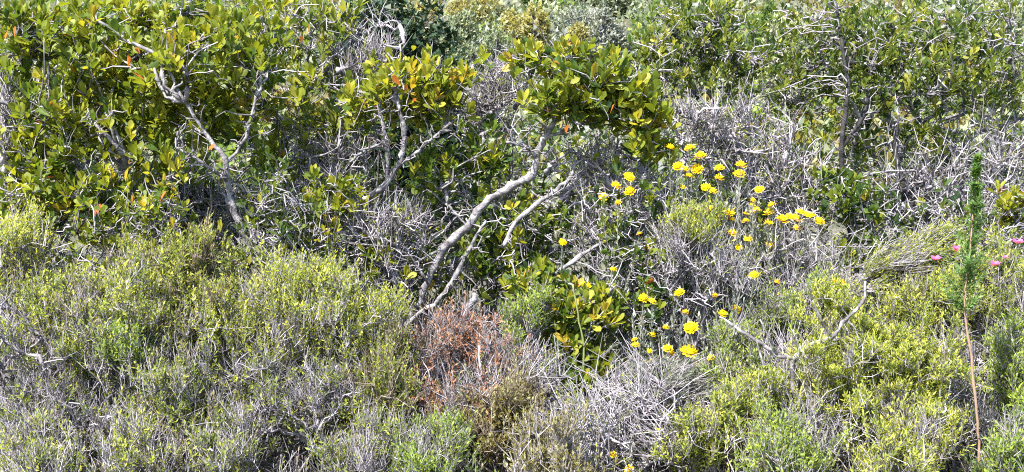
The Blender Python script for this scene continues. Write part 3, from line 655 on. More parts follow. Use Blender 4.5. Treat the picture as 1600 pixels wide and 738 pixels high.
broad_shrub('broadleaf_shrub', 'low dark green leafy shrub at the foot of the white-branched shrub on the right',
    [[(1345, 470, 5.9, 9), (1335, 420, 5.9, 8), (1330, 360, 5.9, 6), (1320, 300, 5.9, 4)]],
    [(1350, 385, 40, 35, 5.8, .2), (1310, 300, 50, 45, 5.95, .2), (1370, 330, 30, 45, 5.9, .2)],
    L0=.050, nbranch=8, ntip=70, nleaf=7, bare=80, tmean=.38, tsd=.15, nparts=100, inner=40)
broad_shrub('broadleaf_shrub', 'small bright yellow-green leafy shrub at the right edge beside the green spire',
    [[(1600, 420, 5.7, 7), (1595, 370, 5.7, 6), (1580, 330, 5.7, 4)]],
    [(1582, 318, 30, 24, 5.65, .12), (1605, 350, 30, 25, 5.7, .12)],
    L0=.050, nbranch=5, ntip=34, nleaf=7, bare=30, tmean=.72, tsd=.1, nparts=60, inner=8)
# second row, seen through the gaps of the first
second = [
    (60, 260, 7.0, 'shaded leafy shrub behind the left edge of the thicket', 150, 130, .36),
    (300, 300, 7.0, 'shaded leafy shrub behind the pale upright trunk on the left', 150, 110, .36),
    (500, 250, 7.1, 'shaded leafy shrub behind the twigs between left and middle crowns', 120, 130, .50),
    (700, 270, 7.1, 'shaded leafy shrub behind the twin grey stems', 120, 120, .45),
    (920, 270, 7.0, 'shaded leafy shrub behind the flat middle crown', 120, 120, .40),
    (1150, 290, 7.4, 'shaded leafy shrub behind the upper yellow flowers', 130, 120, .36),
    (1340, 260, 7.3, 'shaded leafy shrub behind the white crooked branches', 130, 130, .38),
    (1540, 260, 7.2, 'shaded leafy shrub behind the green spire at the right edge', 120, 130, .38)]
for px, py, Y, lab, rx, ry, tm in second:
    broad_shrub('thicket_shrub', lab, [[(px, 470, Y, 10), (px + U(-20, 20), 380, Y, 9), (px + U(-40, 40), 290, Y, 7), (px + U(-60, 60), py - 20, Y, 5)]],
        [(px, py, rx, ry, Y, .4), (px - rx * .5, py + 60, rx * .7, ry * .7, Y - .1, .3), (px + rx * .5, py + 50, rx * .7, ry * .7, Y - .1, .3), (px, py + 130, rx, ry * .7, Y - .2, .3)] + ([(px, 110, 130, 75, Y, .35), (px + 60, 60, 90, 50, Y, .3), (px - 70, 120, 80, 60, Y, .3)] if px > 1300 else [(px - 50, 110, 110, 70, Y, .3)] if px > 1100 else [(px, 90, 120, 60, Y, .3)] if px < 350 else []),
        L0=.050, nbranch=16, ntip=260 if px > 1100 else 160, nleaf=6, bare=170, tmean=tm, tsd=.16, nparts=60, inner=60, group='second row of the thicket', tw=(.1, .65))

# middle row: low leafy shrubs that close the foot of the thicket
middle = [
    (40, 5.45, 'leafy low shrub over the bright feathery heath at the left edge', 70, 370, .5, 'broad', 60),
    (190, 5.5, 'leafy low shrub below the left crown, bright leaves among dark gaps', 90, 375, .58, 'broad', 90),
    (245, 5.35, 'sparse leafy shrub before the dark gap left of the pale upright trunk', 50, 325, .6, 'broad', 55),
    (435, 5.6, 'twiggy low shrub in the dark gap right of the pale upright trunk', 45, 310, .5, 'narrow', 50),
    (310, 6.3, 'leafy low shrub right behind the pale upright trunk', 80, 385, .5, 'broad', 90),
    (440, 5.6, 'leafy low shrub directly behind the top of the big heath dome', 80, 370, .5, 'narrow', 90),
    (640, 6.1, 'leafy low shrub around the foot of the leaning trunk', 80, 420, .55, 'broad', 80),
    (830, 5.95, 'leafy low shrub under the flat middle crown, right of the leaning trunk', 70, 350, .40, 'broad', 90),
    (1000, 5.6, 'leafy low shrub between the middle crown and the tallest flowers', 80, 330, .36, 'broad', 60),
    (1010, 5.45, 'dark leafy low shrub between the upper and lower flowers', 70, 430, .36, 'broad', 60),
    (1210, 5.75, 'leafy low shrub under the crowded flower row', 90, 400, .4, 'narrow', 50),
    (1440, 5.7, 'leafy low shrub behind the windswept bush, left of the green spire', 90, 350, .4, 'narrow', 70),
    (1560, 5.6, 'leafy low shrub right behind the pink flowers', 80, 370, .5, 'narrow', 70),
]
for px, Y, lab, rx, py, tm, lf, nt_ in middle:
    broad_shrub('low_shrub', lab, [[(px, 520, Y, 8), (px + U(-15, 15), 460, Y, 7), (px + U(-30, 30), 400, Y, 6), (px + U(-40, 40), py - 20, Y, 4)]],
        [(px, py, rx, 55, Y, .25), (px - rx * .4, py + 50, rx * .7, 50, Y - .05, .2), (px + rx * .4, py + 50, rx * .7, 50, Y - .05, .2)],
        leaf=lf, L0=.046, nbranch=10, ntip=nt_, nleaf=7, bare=150, tmean=tm, tsd=.18, nparts=70, inner=30, group='low shrubs at the foot of the thicket')

def undergrowth():
    """knee-high tangle of twigs and small leaves that covers the soil between the plants, too dense to count"""
    n = 3200; x = U(-1, 1, n); y = U(4.0, 7.8, n); x = x * y * .52
    g = np.stack([x, y, ground_z(x, y)], 1)
    h = U(.12, .42, n) * np.where(y > 5.3, 1.25, 1) * np.where(y < 4.4, .6, 1)
    d = nrm(rng.normal(0, .45, (n, 3)) + np.array([0, 0, 1])) * h[:, None]
    v = np.linspace(0, 1, 5)[None, :, None]
    P = g[:, None] + d[:, None] * v + rng.normal(0, .055, (n, 5, 3)) * h[:, None, None] * (v > 0)
    j = rng.integers(0, n, n * 2); k = rng.integers(1, 5, n * 2); s = P[j, k]
    dd = nrm(rng.normal(0, .8, s.shape) + np.array([0, 0, .6])) * U(.06, .15, (len(s), 1)); w_ = np.linspace(0, 1, 3)[None, :, None]
    Q = s[:, None] + dd[:, None] * w_ + rng.normal(0, .012, (len(s), 3, 3)) * (w_ > 0)
    o = part('undergrowth', [tubes(P, .0036, .0016, 3, U(.1, .8, n)), tubes(Q, .0022, .001, 3, U(.1, .8, len(s)))], M['deadtwig'], None, stuff=True)
    o['label'] = 'knee-high tangle of dry grey stems covering the soil between the bushes'; o['category'] = 'undergrowth'
    a = rng.random(len(s)) < .55
    o = part('undergrowth', [sprig_leaves(s[a], dd[a], np.linalg.norm(dd[a], axis=1), 6, .028, 45, .4, .25, .9, tmpl=TINY3)], M['heath'], None, stuff=True, smooth=False)
    o['label'] = 'small green leaves of the knee-high undergrowth between the bushes'; o['category'] = 'undergrowth'
undergrowth()

# ------------------------------------------------------------------ dead grey shrubs of bare twigs
def dead(label, base, lobes, n=500, **k):
    a = dict(leafy=.22, dry=.1, leaf='heath', tmean=.5, ntarget=n, nsprig=2, sprig=.09, wild=.5, out=.15, lean=(0, -.1, .8), rtwig=.0024, jit=.06, nstem=14, lo=.1, upper=.1, twigk=5, tt=(.2, 1))
    a.update(k); return fine_shrub('dead_shrub', label, 'shrub', base, lobes, **a)
G = gpt
dead('bare pale grey twig tangle under the narrow-leaved crown, behind the upper yellow flowers', G(1170, 6.3), [(1140, 210, 90, 50, 6.2, .2), (1190, 270, 90, 60, 6.2, .2), (1240, 330, 70, 60, 6.2, .2)], 360, rtwig=.0034, sprig=.11)
dead('bare grey twig tangle behind the green spire on the right', G(1480, 6.1), [(1460, 300, 110, 70, 6.1, .25), (1560, 260, 70, 70, 6.1, .2), (1540, 350, 80, 40, 6.0, .2)], 330, rtwig=.0034, sprig=.11)
dead('bare lilac-grey twig tangle between the two middle crowns', G(770, 6.3), [(760, 170, 45, 55, 6.3, .2), (790, 130, 35, 40, 6.3, .2)], 300, rtwig=.0030)
dead('bare grey twig tangle around the upper left flower cluster', G(950, 6.0), [(930, 260, 60, 45, 5.95, .2), (990, 320, 70, 50, 5.8, .2), (940, 360, 70, 40, 5.8, .2), (1080, 190, 60, 40, 6.1, .2)], 400, rtwig=.0030)
dead('bare grey twig tangle at the foot of the leaning trunk', G(610, 5.9), [(600, 430, 60, 50, 5.8, .2), (580, 370, 60, 50, 5.8, .2), (640, 360, 40, 40, 5.85, .2)], 420, rtwig=.0024)
dead('bare grey twigs left of the pale upright trunk', G(230, 6.2), [(250, 330, 90, 60, 6.1, .2), (330, 330, 60, 60, 6.15, .2), (440, 330, 60, 70, 6.2, .2)], 520, rtwig=.0030, tt=(.3, 1))
dead('bare twigs beneath the yellowish rosettes between left and middle crowns', G(560, 6.6), [(590, 100, 40, 55, 6.45, .2), (550, 110, 30, 40, 6.4, .15), (520, 260, 60, 50, 6.3, .2)], 420, rtwig=.0030)
dead('bare white twigs at the far left edge of the thicket', G(0, 5.8), [(5, 230, 22, 70, 5.75, .12), (10, 170, 15, 30, 5.75, .1)], 150, rtwig=.0034)
dead('fine grey dead bush below the upper flowers, upright brush of twigs', G(1085, 5.3), [(1080, 410, 55, 45, 5.3, .2), (1130, 440, 50, 45, 5.25, .2), (1060, 390, 30, 30, 5.3, .15)], 360, rtwig=.0020, wild=.4, lean=(.1, 0, .9))
dead('grey dead twigs among the rightmost yellow flowers', G(1250, 5.5), [(1240, 400, 60, 40, 5.5, .2), (1290, 430, 60, 40, 5.45, .2), (1210, 450, 60, 40, 5.4, .2)], 260, rtwig=.0018)

# ------------------------------------------------------------------ everlastings with yellow flower heads
def flower_meshes():
    heads, discs = [], []
    for s in range(5):
        r = np.random.default_rng(40 + s)
        V, F, T = [], [], []
        for ring, (nb, rad, ang, ln) in enumerate(((13, .42, 8, .62), (11, .30, 32, .60), (9, .16, 55, .52))):
            for j in range(nb):
                p = 2 * np.pi * (j + r.uniform(-.2, .2)) / nb; e = math.radians(ang + r.uniform(-10, 10))
                d = np.array([math.cos(p) * math.cos(e), math.sin(p) * math.cos(e), math.sin(e)]); sd_ = np.array([-math.sin(p), math.cos(p), 0])
                o = np.array([math.cos(p), math.sin(p), 0]) * rad * .7 + np.array([0, 0, .04 * ring]); L = ln * r.uniform(.85, 1.15); wd = .17
                b = len(V); V += [o - sd_ * .05, o + sd_ * .05, o + d * L * .6 + sd_ * wd, o + d * L, o + d * L * .6 - sd_ * wd]
                F += [(b, b + 1, b + 2, b + 4), (b + 4, b + 2, b + 3, b + 3)]; T += [.25, .25, .6 + .1 * ring, .75 + .1 * ring, .6 + .1 * ring]
        V = np.array(V); F4 = np.array([f for f in F if f[2] != f[3]]); F3 = np.array([f[:3] for f in F if f[2] == f[3]])
        T = np.clip(np.array(T) + (.12, .05, -.05, -.18, -.4)[s], 0, 1)
        z = np.zeros((0, 3))
        me = make_mesh('flower_head', [(V, F4, T)], M['yellow'])
        V2, F2 = V, F3
        me = make_mesh('flower_head', [(V, F4, T), (V, F3, T)], M['yellow'])
        heads.append(me)
        # disc: low dome
        V = [(0, 0, .42)]; rr = ((.2, .38), (.36, .28), (.45, .1))
        for (q, h) in rr:
            for j in range(10): V.append((q * math.cos(j * .628), q * math.sin(j * .628), h * r.uniform(.85, 1.15)))
        tri = np.array([(0, 1 + j, 1 + (j + 1) % 10) for j in range(10)])
        quad = np.array([(1 + i * 10 + j, 11 + i * 10 + j, 11 + i * 10 + (j + 1) % 10, 1 + i * 10 + (j + 1) % 10) for i in range(2) for j in range(10)])
        V = np.array(V, float); me = bpy.data.meshes.new('flower_disc')
        me.from_pydata(V.tolist(), [], tri.tolist() + quad.tolist())
        a = me.attributes.new('tint', 'FLOAT', 'POINT'); a.data.foreach_set('value', r.uniform(.3, 1, len(V)).astype(np.float32))
        me.materials.append(M['yellowdisc']); discs.append(me)
    return heads, discs
HEADS, DISCS = flower_meshes()
def everlasting(label, basepx, Y, flowers, nleafy=9, group='yellow everlastings in the thicket'):
    base = G(basepx, Y)
    root = thing('everlasting', label, 'flower', base, group)
    tips, leaves_o, leaves_d, leaves_l = [], [], [], []
    F = [(f[0], f[1], f[2] if len(f) > 2 else 17, Y - .12 + U(-.08, .08)) for f in flowers]
    ch = []
    for k in range(len(F) + nleafy):
        if k < len(F):
            px, py, wpx, y = F[k]; p = at(px, py, y)
        else:
            f = F[int(rng.integers(len(F)))]; p = at(f[0] + U(-35, 35), f[1] + U(20, 60), Y + U(-.1, .1))
        b = np.array(base) + np.array([U(-.08, .08), U(-.08, .08), -.01])
        u = np.linspace(0, 1, 9)[:, None]; mid = b + (p - b) * np.array([.55, .55, .35])
        P = (1 - u) ** 2 * b + 2 * u * (1 - u) * mid + u ** 2 * p + rng.normal(0, .006, (9, 3)) * (u > 0) * (u < 1)
        part('stem', [tubes(P[None], .0035, .0018, 5, U(.3, .7))], M['silverstem'], root)
        for s in range(4, 8):
            leaves_o.append(P[s]); dd = P[s + 1] - P[s]; leaves_l.append(np.linalg.norm(dd) * 1.1); leaves_d.append(dd)
        if k < len(F):
            sc = wpx / FPX * y * 0.66
            n = nrm(np.array([U(-.5, .5), U(-.85, .1), 1.0])); a = nrm(np.cross(n, [0.3, 1, .1])); c = np.cross(n, a)
            j = min(4, int(rng.integers(4) + (wpx < 13) * rng.integers(3))); q = P[-1] - np.array(base); zs = sc * U(1.0, 1.5)
            Mx = Matrix(((a[0] * sc, c[0] * sc, n[0] * zs, q[0]), (a[1] * sc, c[1] * sc, n[1] * zs, q[1]), (a[2] * sc, c[2] * sc, n[2] * zs, q[2]), (0, 0, 0, 1)))
            o = bpy.data.objects.new('flower_head', HEADS[j]); COL.objects.link(o); o.parent = root; o.matrix_basis = Mx
            d = bpy.data.objects.new('flower_disc', DISCS[j]); COL.objects.link(d); d.parent = o
    O, D, L = np.array(leaves_o), np.array(leaves_d), np.array(leaves_l)
    part('foliage', [sprig_leaves(O, D, L, 16, .034, 42, .5, .25, .75, lo=0)], M['silver'], root, stuff=True, smooth=False)
    return root
everlasting('yellow everlasting with a few heads left of the main flower group, over grey twigs', 985, 5.6, [(983, 277), (962, 291), (984, 300), (943, 310), (966, 317, 11)])
everlasting('tallest yellow everlasting, its heads just below the narrow-leaved crown', 1060, 5.7, [(1046, 232, 16), (1078, 233, 17), (1094, 245, 18), (1013, 245, 14), (1060, 261, 17), (1072, 266, 12), (1089, 265, 18), (1076, 276, 15), (1067, 293, 8)])
everlasting('yellow everlasting with paired heads in front of the grey tangle', 1135, 5.65, [(1124, 263, 15), (1123, 279, 15), (1157, 259, 18), (1155, 273, 17), (1187, 297, 15), (1103, 293, 15), (1114, 300, 13)])
everlasting('yellow everlasting with scattered small heads above the fine yellowish heath', 1150, 5.45, [(1110, 328, 14), (1140, 333, 15), (1142, 344, 15), (1165, 335, 11), (1165, 346, 11), (1143, 364, 15), (1168, 374, 14), (1154, 387, 11), (1133, 403, 10)])
everlasting('yellow everlasting crowded with heads in the middle of the right flower row', 1205, 5.55, [(1176, 313, 8), (1175, 322, 11), (1181, 330, 16), (1206, 322, 14), (1203, 334, 20), (1200, 350, 17), (1221, 345, 21), (1203, 384, 15)])
everlasting('yellow everlasting with the rightmost flower heads', 1255, 5.6, [(1243, 343, 20), (1250, 332, 15), (1259, 336, 16), (1267, 337, 12), (1280, 347, 16), (1245, 356, 11), (1233, 338, 11)])
everlasting('sparse yellow everlasting among leaves below the middle crown, left of the flower groups', 905, 5.4, [(879, 379, 13), (916, 446, 14), (958, 422, 11), (999, 366, 9)])
everlasting('yellow everlasting with two joined heads low beside the leafy shrub', 1010, 5.1, [(1005, 467, 16), (1019, 471, 12), (1062, 458, 15), (1040, 512, 10), (1071, 488, 10)])
everlasting('lower yellow everlasting with two widest flower heads', 1065, 4.95, [(1080, 513, 23), (1077, 551, 27), (1043, 546, 16), (1048, 553, 13), (1088, 573, 14), (1068, 586, 13), (1111, 560, 12)])
everlasting('silver-leaved everlasting with small low heads left of the two widest ones', 1010, 5.0, [(993, 540, 13), (1019, 524, 12), (992, 531, 10), (1015, 549, 9), (1019, 565, 9), (1022, 586, 8)])
everlasting('yellow everlasting at the upper left tip of the forked grey branch', 1140, 5.2, [(1128, 492, 16), (1150, 483, 15), (1117, 462, 9), (1178, 430, 14), (1167, 374, 10)])
everlasting('yellow everlasting with low sparse heads below the forked grey branch', 1150, 4.8, [(1131, 588, 16), (1167, 588, 12), (1163, 689, 12)])
everlasting('yellow everlasting right of the flowers, among dead twigs', 1230, 5.3, [(1221, 462, 13), (1214, 441, 10), (1308, 440, 12), (1318, 441, 10)])
everlasting('yellow everlasting in the white twigs at the bottom edge', 975, 4.5, [(983, 733, 14), (958, 711, 12)], nleafy=2)

# ------------------------------------------------------------------ foreground heath
H = fine_shrub
H('heath_bush', 'bright yellow-green feathery heath bush at the left edge below the broad leaves', 'bush', G(40, 4.9), [(35, 400, 55, 40, 4.9, .2), (20, 440, 50, 40, 4.85, .2)], ntarget=260, sprig=.1, tmean=.8, lean=(0, 0, 1), wild=.25, dry=.04, leafy=1.2)
H('heath_bush', 'olive heath bush in the lower left, grey twigs showing below', 'bush', G(120, 4.7), [(90, 500, 100, 60, 4.7, .3), (180, 520, 110, 80, 4.65, .3), (110, 590, 110, 70, 4.6, .3)], ntarget=900, tmean=.58, leafy=.95, bare_below=(605, 50), dry=.28)
H('heath_bush', 'fresh green patch of heath amid the olive bush in the lower left', 'bush', G(185, 4.35), [(185, 565, 55, 45, 4.45, .15)], leaf='heathgreen', ntarget=280, tmean=.65, nstem=6, dry=.05)
H('heath_bush', 'brownish heath bush with upright tips left of the big dome', 'bush', G(270, 4.95), [(260, 440, 90, 50, 4.95, .25), (300, 520, 60, 80, 4.8, .25), (310, 410, 40, 40, 5.0, .2)], ntarget=560, tmean=.52, twig='browntwig', leafy=.95, dry=.3)
H('heath_bush', 'large domed yellow-green heath bush in front of the leaning trunk', 'bush', G(480, 4.9), [(470, 470, 130, 65, 4.9, .4), (560, 520, 80, 70, 4.85, .35), (400, 530, 80, 80, 4.8, .3), (490, 570, 130, 90, 4.75, .35)], ntarget=1150, tmean=.68, bare_below=(575, 35), nstem=16, leafy=1.0, dry=.14, rtwig=.0015)
dead('grey lifeless heath bush in front of the big yellow-green dome', G(430, 4.35), [(430, 650, 90, 70, 4.4, .25), (500, 640, 80, 70, 4.4, .25), (400, 600, 60, 50, 4.5, .2)], 800, rtwig=.0018, sprig=.06, wild=.45, nsprig=4, tt=(.05, .8))
dead('grey lifeless twiggy bush in the bottom left corner', G(60, 4.35), [(50, 640, 90, 80, 4.4, .25), (150, 680, 100, 60, 4.3, .25), (20, 540, 40, 60, 4.45, .2)], 560, rtwig=.0020, sprig=.065, wild=.45, nsprig=3, tt=(.1, .7))
H('heath_bush', 'dull green heath bush at the bottom edge left of the grey bush', 'bush', G(290, 4.3), [(280, 640, 80, 70, 4.35, .25), (330, 700, 60, 50, 4.3, .2)], ntarget=480, tmean=.48, leafy=.65, twig='deadtwig', dry=.3)
H('heath_bush', 'dull heath bush at the bottom between grey bush and rust-brown heath', 'bush', G(600, 4.4), [(600, 640, 60, 80, 4.5, .25), (570, 700, 60, 50, 4.4, .2), (610, 560, 30, 40, 4.7, .2)], ntarget=520, tmean=.45, leafy=.7, twig='browntwig')
H('heath_bush', 'rust-brown dry heath bush at the foot of the leaning trunk', 'bush', G(700, 4.9), [(718, 520, 36, 42, 4.85, .2), (680, 560, 55, 50, 4.8, .2), (655, 615, 50, 60, 4.65, .2), (745, 550, 45, 45, 4.85, .2), (720, 640, 60, 45, 4.5, .2), (780, 580, 40, 40, 4.7, .15)], leaf='rust', twig='deadtwig', ntarget=430, tmean=.6, tsd=.3, leafy=.5, dry=.25, lean=(0, 0, 1.1), wild=.6)
H('heath_bush', 'olive and orange heath bush at the bottom below the rust-brown one', 'bush', G(800, 4.45), [(800, 660, 55, 60, 4.5, .2), (740, 690, 50, 45, 4.45, .2), (690, 680, 40, 40, 4.5, .15)], leaf='olive', twig='browntwig', ntarget=420, tmean=.5, tsd=.25, leafy=.8)
H('heath_bush', 'small green heath bush between rust-brown heath and leafy shrub', 'bush', G(815, 5.1), [(810, 530, 30, 45, 5.1, .15), (840, 500, 25, 35, 5.1, .12)], leaf='heathgreen', ntarget=200, tmean=.7, nstem=6)
dead('pale grey bare bush with upright forked twigs behind the bottom olive heath', G(820, 4.7), [(830, 590, 55, 35, 4.75, .2), (770, 620, 50, 50, 4.7, .2), (720, 620, 40, 40, 4.75, .15)], 360, rtwig=.0021, wild=.45, lean=(.15, 0, .8), sprig=.1)
dead('whitish tangle of long dead twigs at the bottom centre', G(960, 4.5), [(950, 680, 80, 60, 4.5, .25), (1000, 640, 60, 45, 4.6, .2), (920, 720, 60, 40, 4.4, .2), (1040, 700, 50, 40, 4.5, .2)], 430, rtwig=.0023, wild=.6, sprig=.13, tt=(.5, .95), jit=.06, lean=(-.4, 0, .8))
H('heath_bush', 'windswept grey-green bush below the lower flowers', 'bush', G(1040, 4.75), [(1045, 610, 50, 35, 4.75, .2), (980, 600, 40, 30, 4.8, .15), (1090, 640, 40, 30, 4.7, .15)], leaf='greygreen', ntarget=330, leafy=.5, lean=(.8, 0, .5), tmean=.3, wild=.2)
H('heath_bush', 'green heath bush at the bottom edge right of the white twigs', 'bush', G(1120, 4.4), [(1130, 690, 70, 55, 4.45, .25), (1180, 640, 50, 45, 4.5, .2), (1070, 715, 40, 30, 4.4, .15)], leaf='heath', ntarget=560, tmean=.62, leafy=1.0, dry=.12)
H('heath_bush', 'sparse green heath bush under the forked grey branch', 'bush', G(1170, 4.9), [(1150, 550, 45, 35, 4.95, .2), (1200, 590, 40, 35, 4.85, .2), (1120, 600, 35, 30, 4.8, .15)], leaf='heathgreen', ntarget=260, tmean=.7, leafy=.7)
H('heath_bush', 'fine yellowish heath bush among the upper flowers', 'bush', G(1085, 5.4), [(1090, 358, 45, 25, 5.35, .15), (1085, 375, 40, 20, 5.3, .15)], ntarget=220, tmean=.6)
H('heath_bush', 'big bright yellow-green heath bush in the lower right', 'bush', G(1370, 4.6), [(1360, 560, 100, 55, 4.65, .3), (1320, 630, 90, 70, 4.55, .3), (1430, 600, 70, 70, 4.6, .3), (1400, 680, 110, 60, 4.45, .3), (1300, 510, 50, 40, 4.8, .2)], ntarget=1100, tmean=.68, sprig=.065, nstem=16, leafy=1.1, dry=.08, rtwig=.0015, nl=12)
H('heath_bush', 'yellow-green heath bush behind the big bright one, below the windswept bush', 'bush', G(1440, 5.0), [(1430, 490, 60, 35, 5.0, .2), (1490, 480, 50, 40, 5.0, .2)], ntarget=420, tmean=.7, dry=.1)
H('heath_bush', 'windswept grey bush with tips combed to the right beside the dark hollow', 'bush', G(1390, 5.2), [(1400, 420, 55, 30, 5.2, .2), (1450, 400, 50, 30, 5.25, .2), (1360, 450, 30, 30, 5.2, .15)], leaf='heath', ntarget=520, tmean=.62, leafy=1.0, dry=.12, lean=(1.0, 0, .45), wild=.35, sprig=.10)
H('heath_bush', 'pale yellow-green heath bush at the right edge around the brown stem top', 'bush', G(1560, 5.0), [(1560, 450, 50, 50, 5.0, .2), (1520, 500, 45, 40, 4.95, .2), (1590, 500, 40, 50, 4.9, .2)], ntarget=560, tmean=.62, leafy=.75)
H('heath_bush', 'fresh green heath bush at the lower right edge', 'bush', G(1580, 4.6), [(1580, 590, 40, 60, 4.6, .2), (1600, 640, 40, 50, 4.5, .2)], leaf='heathgreen', ntarget=380, tmean=.75, dry=.05)
dead('pale dead twig bush behind the brown stem at the lower right', G(1500, 4.6), [(1500, 620, 40, 60, 4.65, .2), (1540, 680, 50, 50, 4.5, .2), (1490, 560, 35, 40, 4.8, .15), (1550, 560, 30, 40, 4.8, .15)], 520, rtwig=.0017, tt=(.4, .95))
dead('white fan of dead twigs at the bottom below the forked grey branch', G(1270, 4.4), [(1270, 670, 40, 45, 4.5, .2), (1310, 700, 45, 30, 4.4, .15), (1240, 600, 30, 60, 4.7, .15), (1210, 700, 30, 30, 4.4, .15)], 420, rtwig=.0021, tt=(.5, .95), sprig=.12)
H('heath_bush', 'green heath bush behind the yellow stalk at the lower middle right', 'bush', G(1240, 5.1), [(1250, 500, 45, 40, 5.1, .2), (1200, 520, 40, 30, 5.1, .15), (1280, 470, 40, 30, 5.2, .15)], leaf='heathgreen', ntarget=280, tmean=.7, leafy=.7)

# nearest plants, cut by the bottom edge of the picture
edge = [
    (70, 'heath', .55, 'olive heath tuft cut off by the bottom edge in the left corner'),
    (215, 'heath', .6, 'yellow-green heath tuft cut off by the bottom edge below the fresh green patch'),
    (350, 'heath', .45, 'dull heath tuft cut off by the bottom edge, left of the grey lifeless bush'),
    (560, 'heath', .5, 'olive heath tuft cut off by the bottom edge, right of the grey lifeless bush'),
    (660, 'heathgreen', .6, 'green heath tuft cut off by the bottom edge below the rust-brown heath'),
    (860, 'olive', .5, 'brownish heath tuft cut off by the bottom edge, left of the whitish twig tangle'),
    (1230, 'heathgreen', .7, 'green heath tuft cut off by the bottom edge below the white twig fan'),
    (1400, 'heath', .72, 'bright heath tuft cut off by the bottom edge below the big yellow-green bush'),
    (1590, 'heathgreen', .6, 'green heath tuft cut off by the bottom edge in the right corner')]
for px, lf, tm, lab in edge:
    H('heath_tuft', lab, 'bush', G(px, 4.0), [(px, 745, 75, 55, 4.05, .2), (px + U(-40, 40), 700, 45, 40, 4.15, .15)], leaf=lf, ntarget=230, tmean=tm, nstem=7, dry=.3 if px < 600 else .15, leafy=.42 if px < 600 else .85, tt=(.15, 1), group='heath tufts along the bottom edge')

# ------------------------------------------------------------------ single stems and branches
def bare_branch(label, strands, name='dead_branch', mat='bark', cat_='branch', tint=.48):
    s0 = strands[0][0]; b = at(s0[0], s0[1], s0[2]); base = np.array([b[0], b[1], float(ground_z(b[0], b[1]))])
    root = thing(name, label, cat_, base)
    for i, st in enumerate(strands):
        st = np.array(st, float); p = at(st[:, 0], st[:, 1], st[:, 2]); r = st[:, 3] / 2 / FPX * st[:, 2]
        if i == 0: p = np.concatenate([base[None] - [[0, 0, .03]], p]); r = np.concatenate([[r[0]], r])
        trunk_part('limb', p, r, M[mat], root, 8, tint=tint)
    return root
bare_branch('forked bare grey branch low on the right, arching up both ways from a pale stump', [[(1238, 600, 4.45, 7.5), (1240, 560, 4.45, 7.5), (1262, 540, 4.43, 6.8), (1300, 528, 4.41, 6.8), (1322, 500, 4.41, 5.4), (1350, 470, 4.43, 4.8), (1352, 440, 4.45, 3.4)], [(1240, 560, 4.45, 6.8), (1215, 555, 4.45, 6.8), (1180, 530, 4.47, 6.1), (1150, 512, 4.50, 5.4), (1125, 495, 4.59, 3.4)], [(1300, 528, 4.41, 4.1), (1285, 505, 4.39, 3.4), (1270, 470, 4.39, 2.0)], [(1180, 530, 4.47, 3.4), (1190, 560, 4.43, 2.7), (1196, 590, 4.41, 2.0)], [(1262, 540, 4.42, 4), (1282, 545, 4.4, 3), (1308, 536, 4.4, 2)], [(1322, 500, 4.42, 4), (1335, 512, 4.4, 3), (1345, 540, 4.38, 2)], [(1150, 512, 4.5, 4), (1160, 490, 4.48, 3), (1163, 465, 4.46, 2)], [(1215, 555, 4.45, 4), (1205, 535, 4.42, 3), (1188, 500, 4.4, 2)]])
bare_branch('thin white crooked twig rising beside the rust-brown heath at the bottom', [[(722, 720, 4.5, 6), (742, 680, 4.5, 6), (754, 650, 4.5, 6), (757, 610, 4.5, 5), (750, 570, 4.52, 4), (748, 540, 4.55, 3)], [(754, 650, 4.5, 4), (775, 620, 4.5, 3), (800, 612, 4.5, 2)]], tint=.8)
bare_branch('short pale broken stub in front of the leaning trunk foot', [[(727, 520, 5.2, 9), (730, 490, 5.2, 10), (738, 470, 5.2, 10), (742, 458, 5.2, 8)]], tint=.75)
bare_branch('white bare forked twig at the bottom left of the dead twig tangle', [[(862, 738, 4.4, 5), (868, 700, 4.4, 5), (880, 660, 4.4, 4), (893, 620, 4.42, 3)], [(868, 700, 4.4, 4), (850, 670, 4.4, 3), (840, 640, 4.4, 2)]], tint=.8)
bare_branch('thin upright green stalk in front of the low leafy shrub', [[(912, 600, 5.0, 3.4), (912, 540, 5.0, 3.2), (903, 490, 5.0, 3), (895, 445, 5.0, 2.6)]], 'green_stalk', 'greenstem', 'stalk')
bare_branch('thin slanting yellow stalk below the forked grey branch', [[(1248, 640, 4.4, 4), (1252, 610, 4.4, 4), (1270, 560, 4.4, 3.6), (1288, 510, 4.4, 3)]], 'yellow_stalk', 'greenstem', 'stalk', .9)

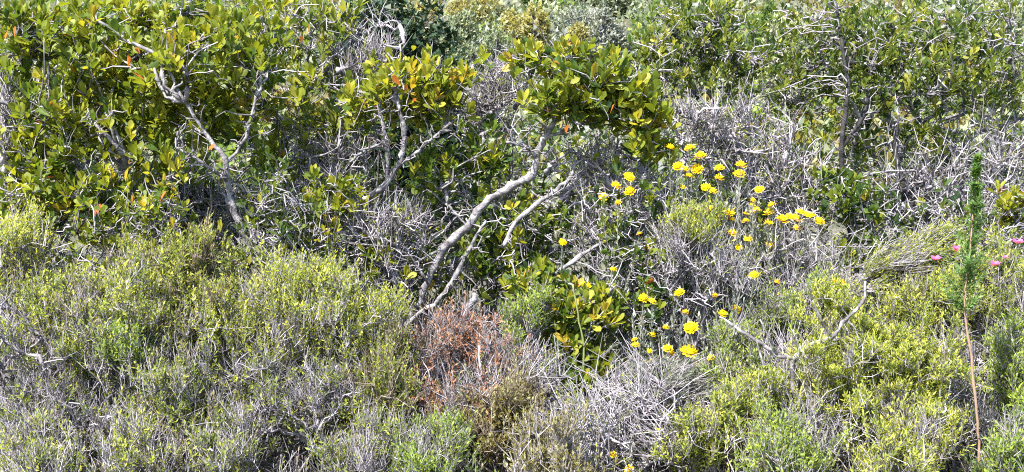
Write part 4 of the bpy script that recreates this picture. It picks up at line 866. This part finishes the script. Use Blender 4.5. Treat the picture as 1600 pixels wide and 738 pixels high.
def green_spire():
    """leafy upright spire on a bare brown stem"""
    Y = 4.15
    pts = np.array([(1530, 720), (1527, 660), (1522, 600), (1516, 545), (1508, 490), (1509, 450), (1515, 400), (1520, 340), (1524, 290), (1528, 252)], float)
    P = at(pts[:, 0], pts[:, 1], Y); base = np.array([P[0, 0], Y, float(ground_z(P[0, 0], Y))])
    root = thing('spire_plant', 'tall vivid green leafy spire on a bare brown stem at the right', 'plant', base)
    P = np.concatenate([base[None], P])
    trunk_part('stem', P, np.linspace(.0052, .0025, len(P)), M['stem'], root, 8, tint=.55)
    n = 110; s = U(0, 1, n) ** 1.0
    idx = 5 + s * (len(P) - 6); i = np.clip(idx.astype(int), 0, len(P) - 2); f = (idx - i)[:, None]
    O = P[i] * (1 - f) + P[i + 1] * f
    ph = U(0, 6.28, n); out = (1 - s) * .8 + .18
    D = nrm(np.stack([np.cos(ph) * out, np.sin(ph) * out, np.full(n, .8)], 1)); L = (.015 + .085 * (1 - s) ** 1.2) * U(.35, 1.5, n)
    v = np.linspace(0, 1, 4)[None, :, None]
    part('side_twigs', [tubes(O[:, None] + D[:, None] * L[:, None, None] * v, .0018, .001, 3)], M['greenstem'], root, stuff=True)
    part('foliage', [sprig_leaves(O, D, L * 1.1, 22, .020, 60, .5, .2, .8, lo=.0)], M['vivid'], root, stuff=True, smooth=False)
green_spire()

def pink_flower(label, px, py, Y, wpx):
    c = at(px, py, Y); base = np.array([c[0] + U(-.03, .03), Y + .05, float(ground_z(c[0], Y + .05))])
    root = thing('pink_flower', label, 'flower', base, 'pink flowers near the green spire')
    u = np.linspace(0, 1, 8)[:, None]
    P = base + (c - base) * u + rng.normal(0, .006, (8, 3)) * (u > 0) * (u < 1)
    part('stem', [tubes(P[None], .0022, .0014, 5)], M['greenstem'], root)
    part('foliage', [sprig_leaves(P[3:7], np.diff(P, axis=0)[3:7], np.full(4, .1), 8, .02, 45, .5, .2)], M['heathgreen'], root, stuff=True, smooth=False)
    R = wpx * 1.3 / 2 / FPX * Y
    for j in range(7):
        a = j * .897; e = U(.3, .7)
        d = np.array([math.cos(a) * math.cos(e), math.sin(a) * math.cos(e) - .35, math.sin(e)]); d = nrm(d); n = nrm(np.cross(d, [-math.sin(a), math.cos(a), 0]))
        part('petal', [place_leaves(BROAD[0], c[None], d[None], n[None], np.array([R * 1.05]), np.array([1.25]), np.array([U(.3, 1)]))], M['pink'], root)
pink_flower('deep pink flower at the right edge of the picture', 1590, 381, 4.7, 18)
pink_flower('pink flower left of the green spire', 1461, 407, 4.75, 16)
pink_flower('pink flower just right of the green spire, lowest of the pink ones', 1554, 416, 4.65, 16)
pink_flower('small pink flower between the two on the right', 1571, 404, 4.7, 9)
pink_flower('pale pink flower spike touching the green spire', 1494, 392, 4.5, 14)

finish_leaves()
print('objects', len(SC.objects), 'tris', sum(sum(len(p.vertices) - 2 for p in me.polygons) if len(me.polygons) < 50 else 2 * len(me.polygons) for me in bpy.data.meshes))
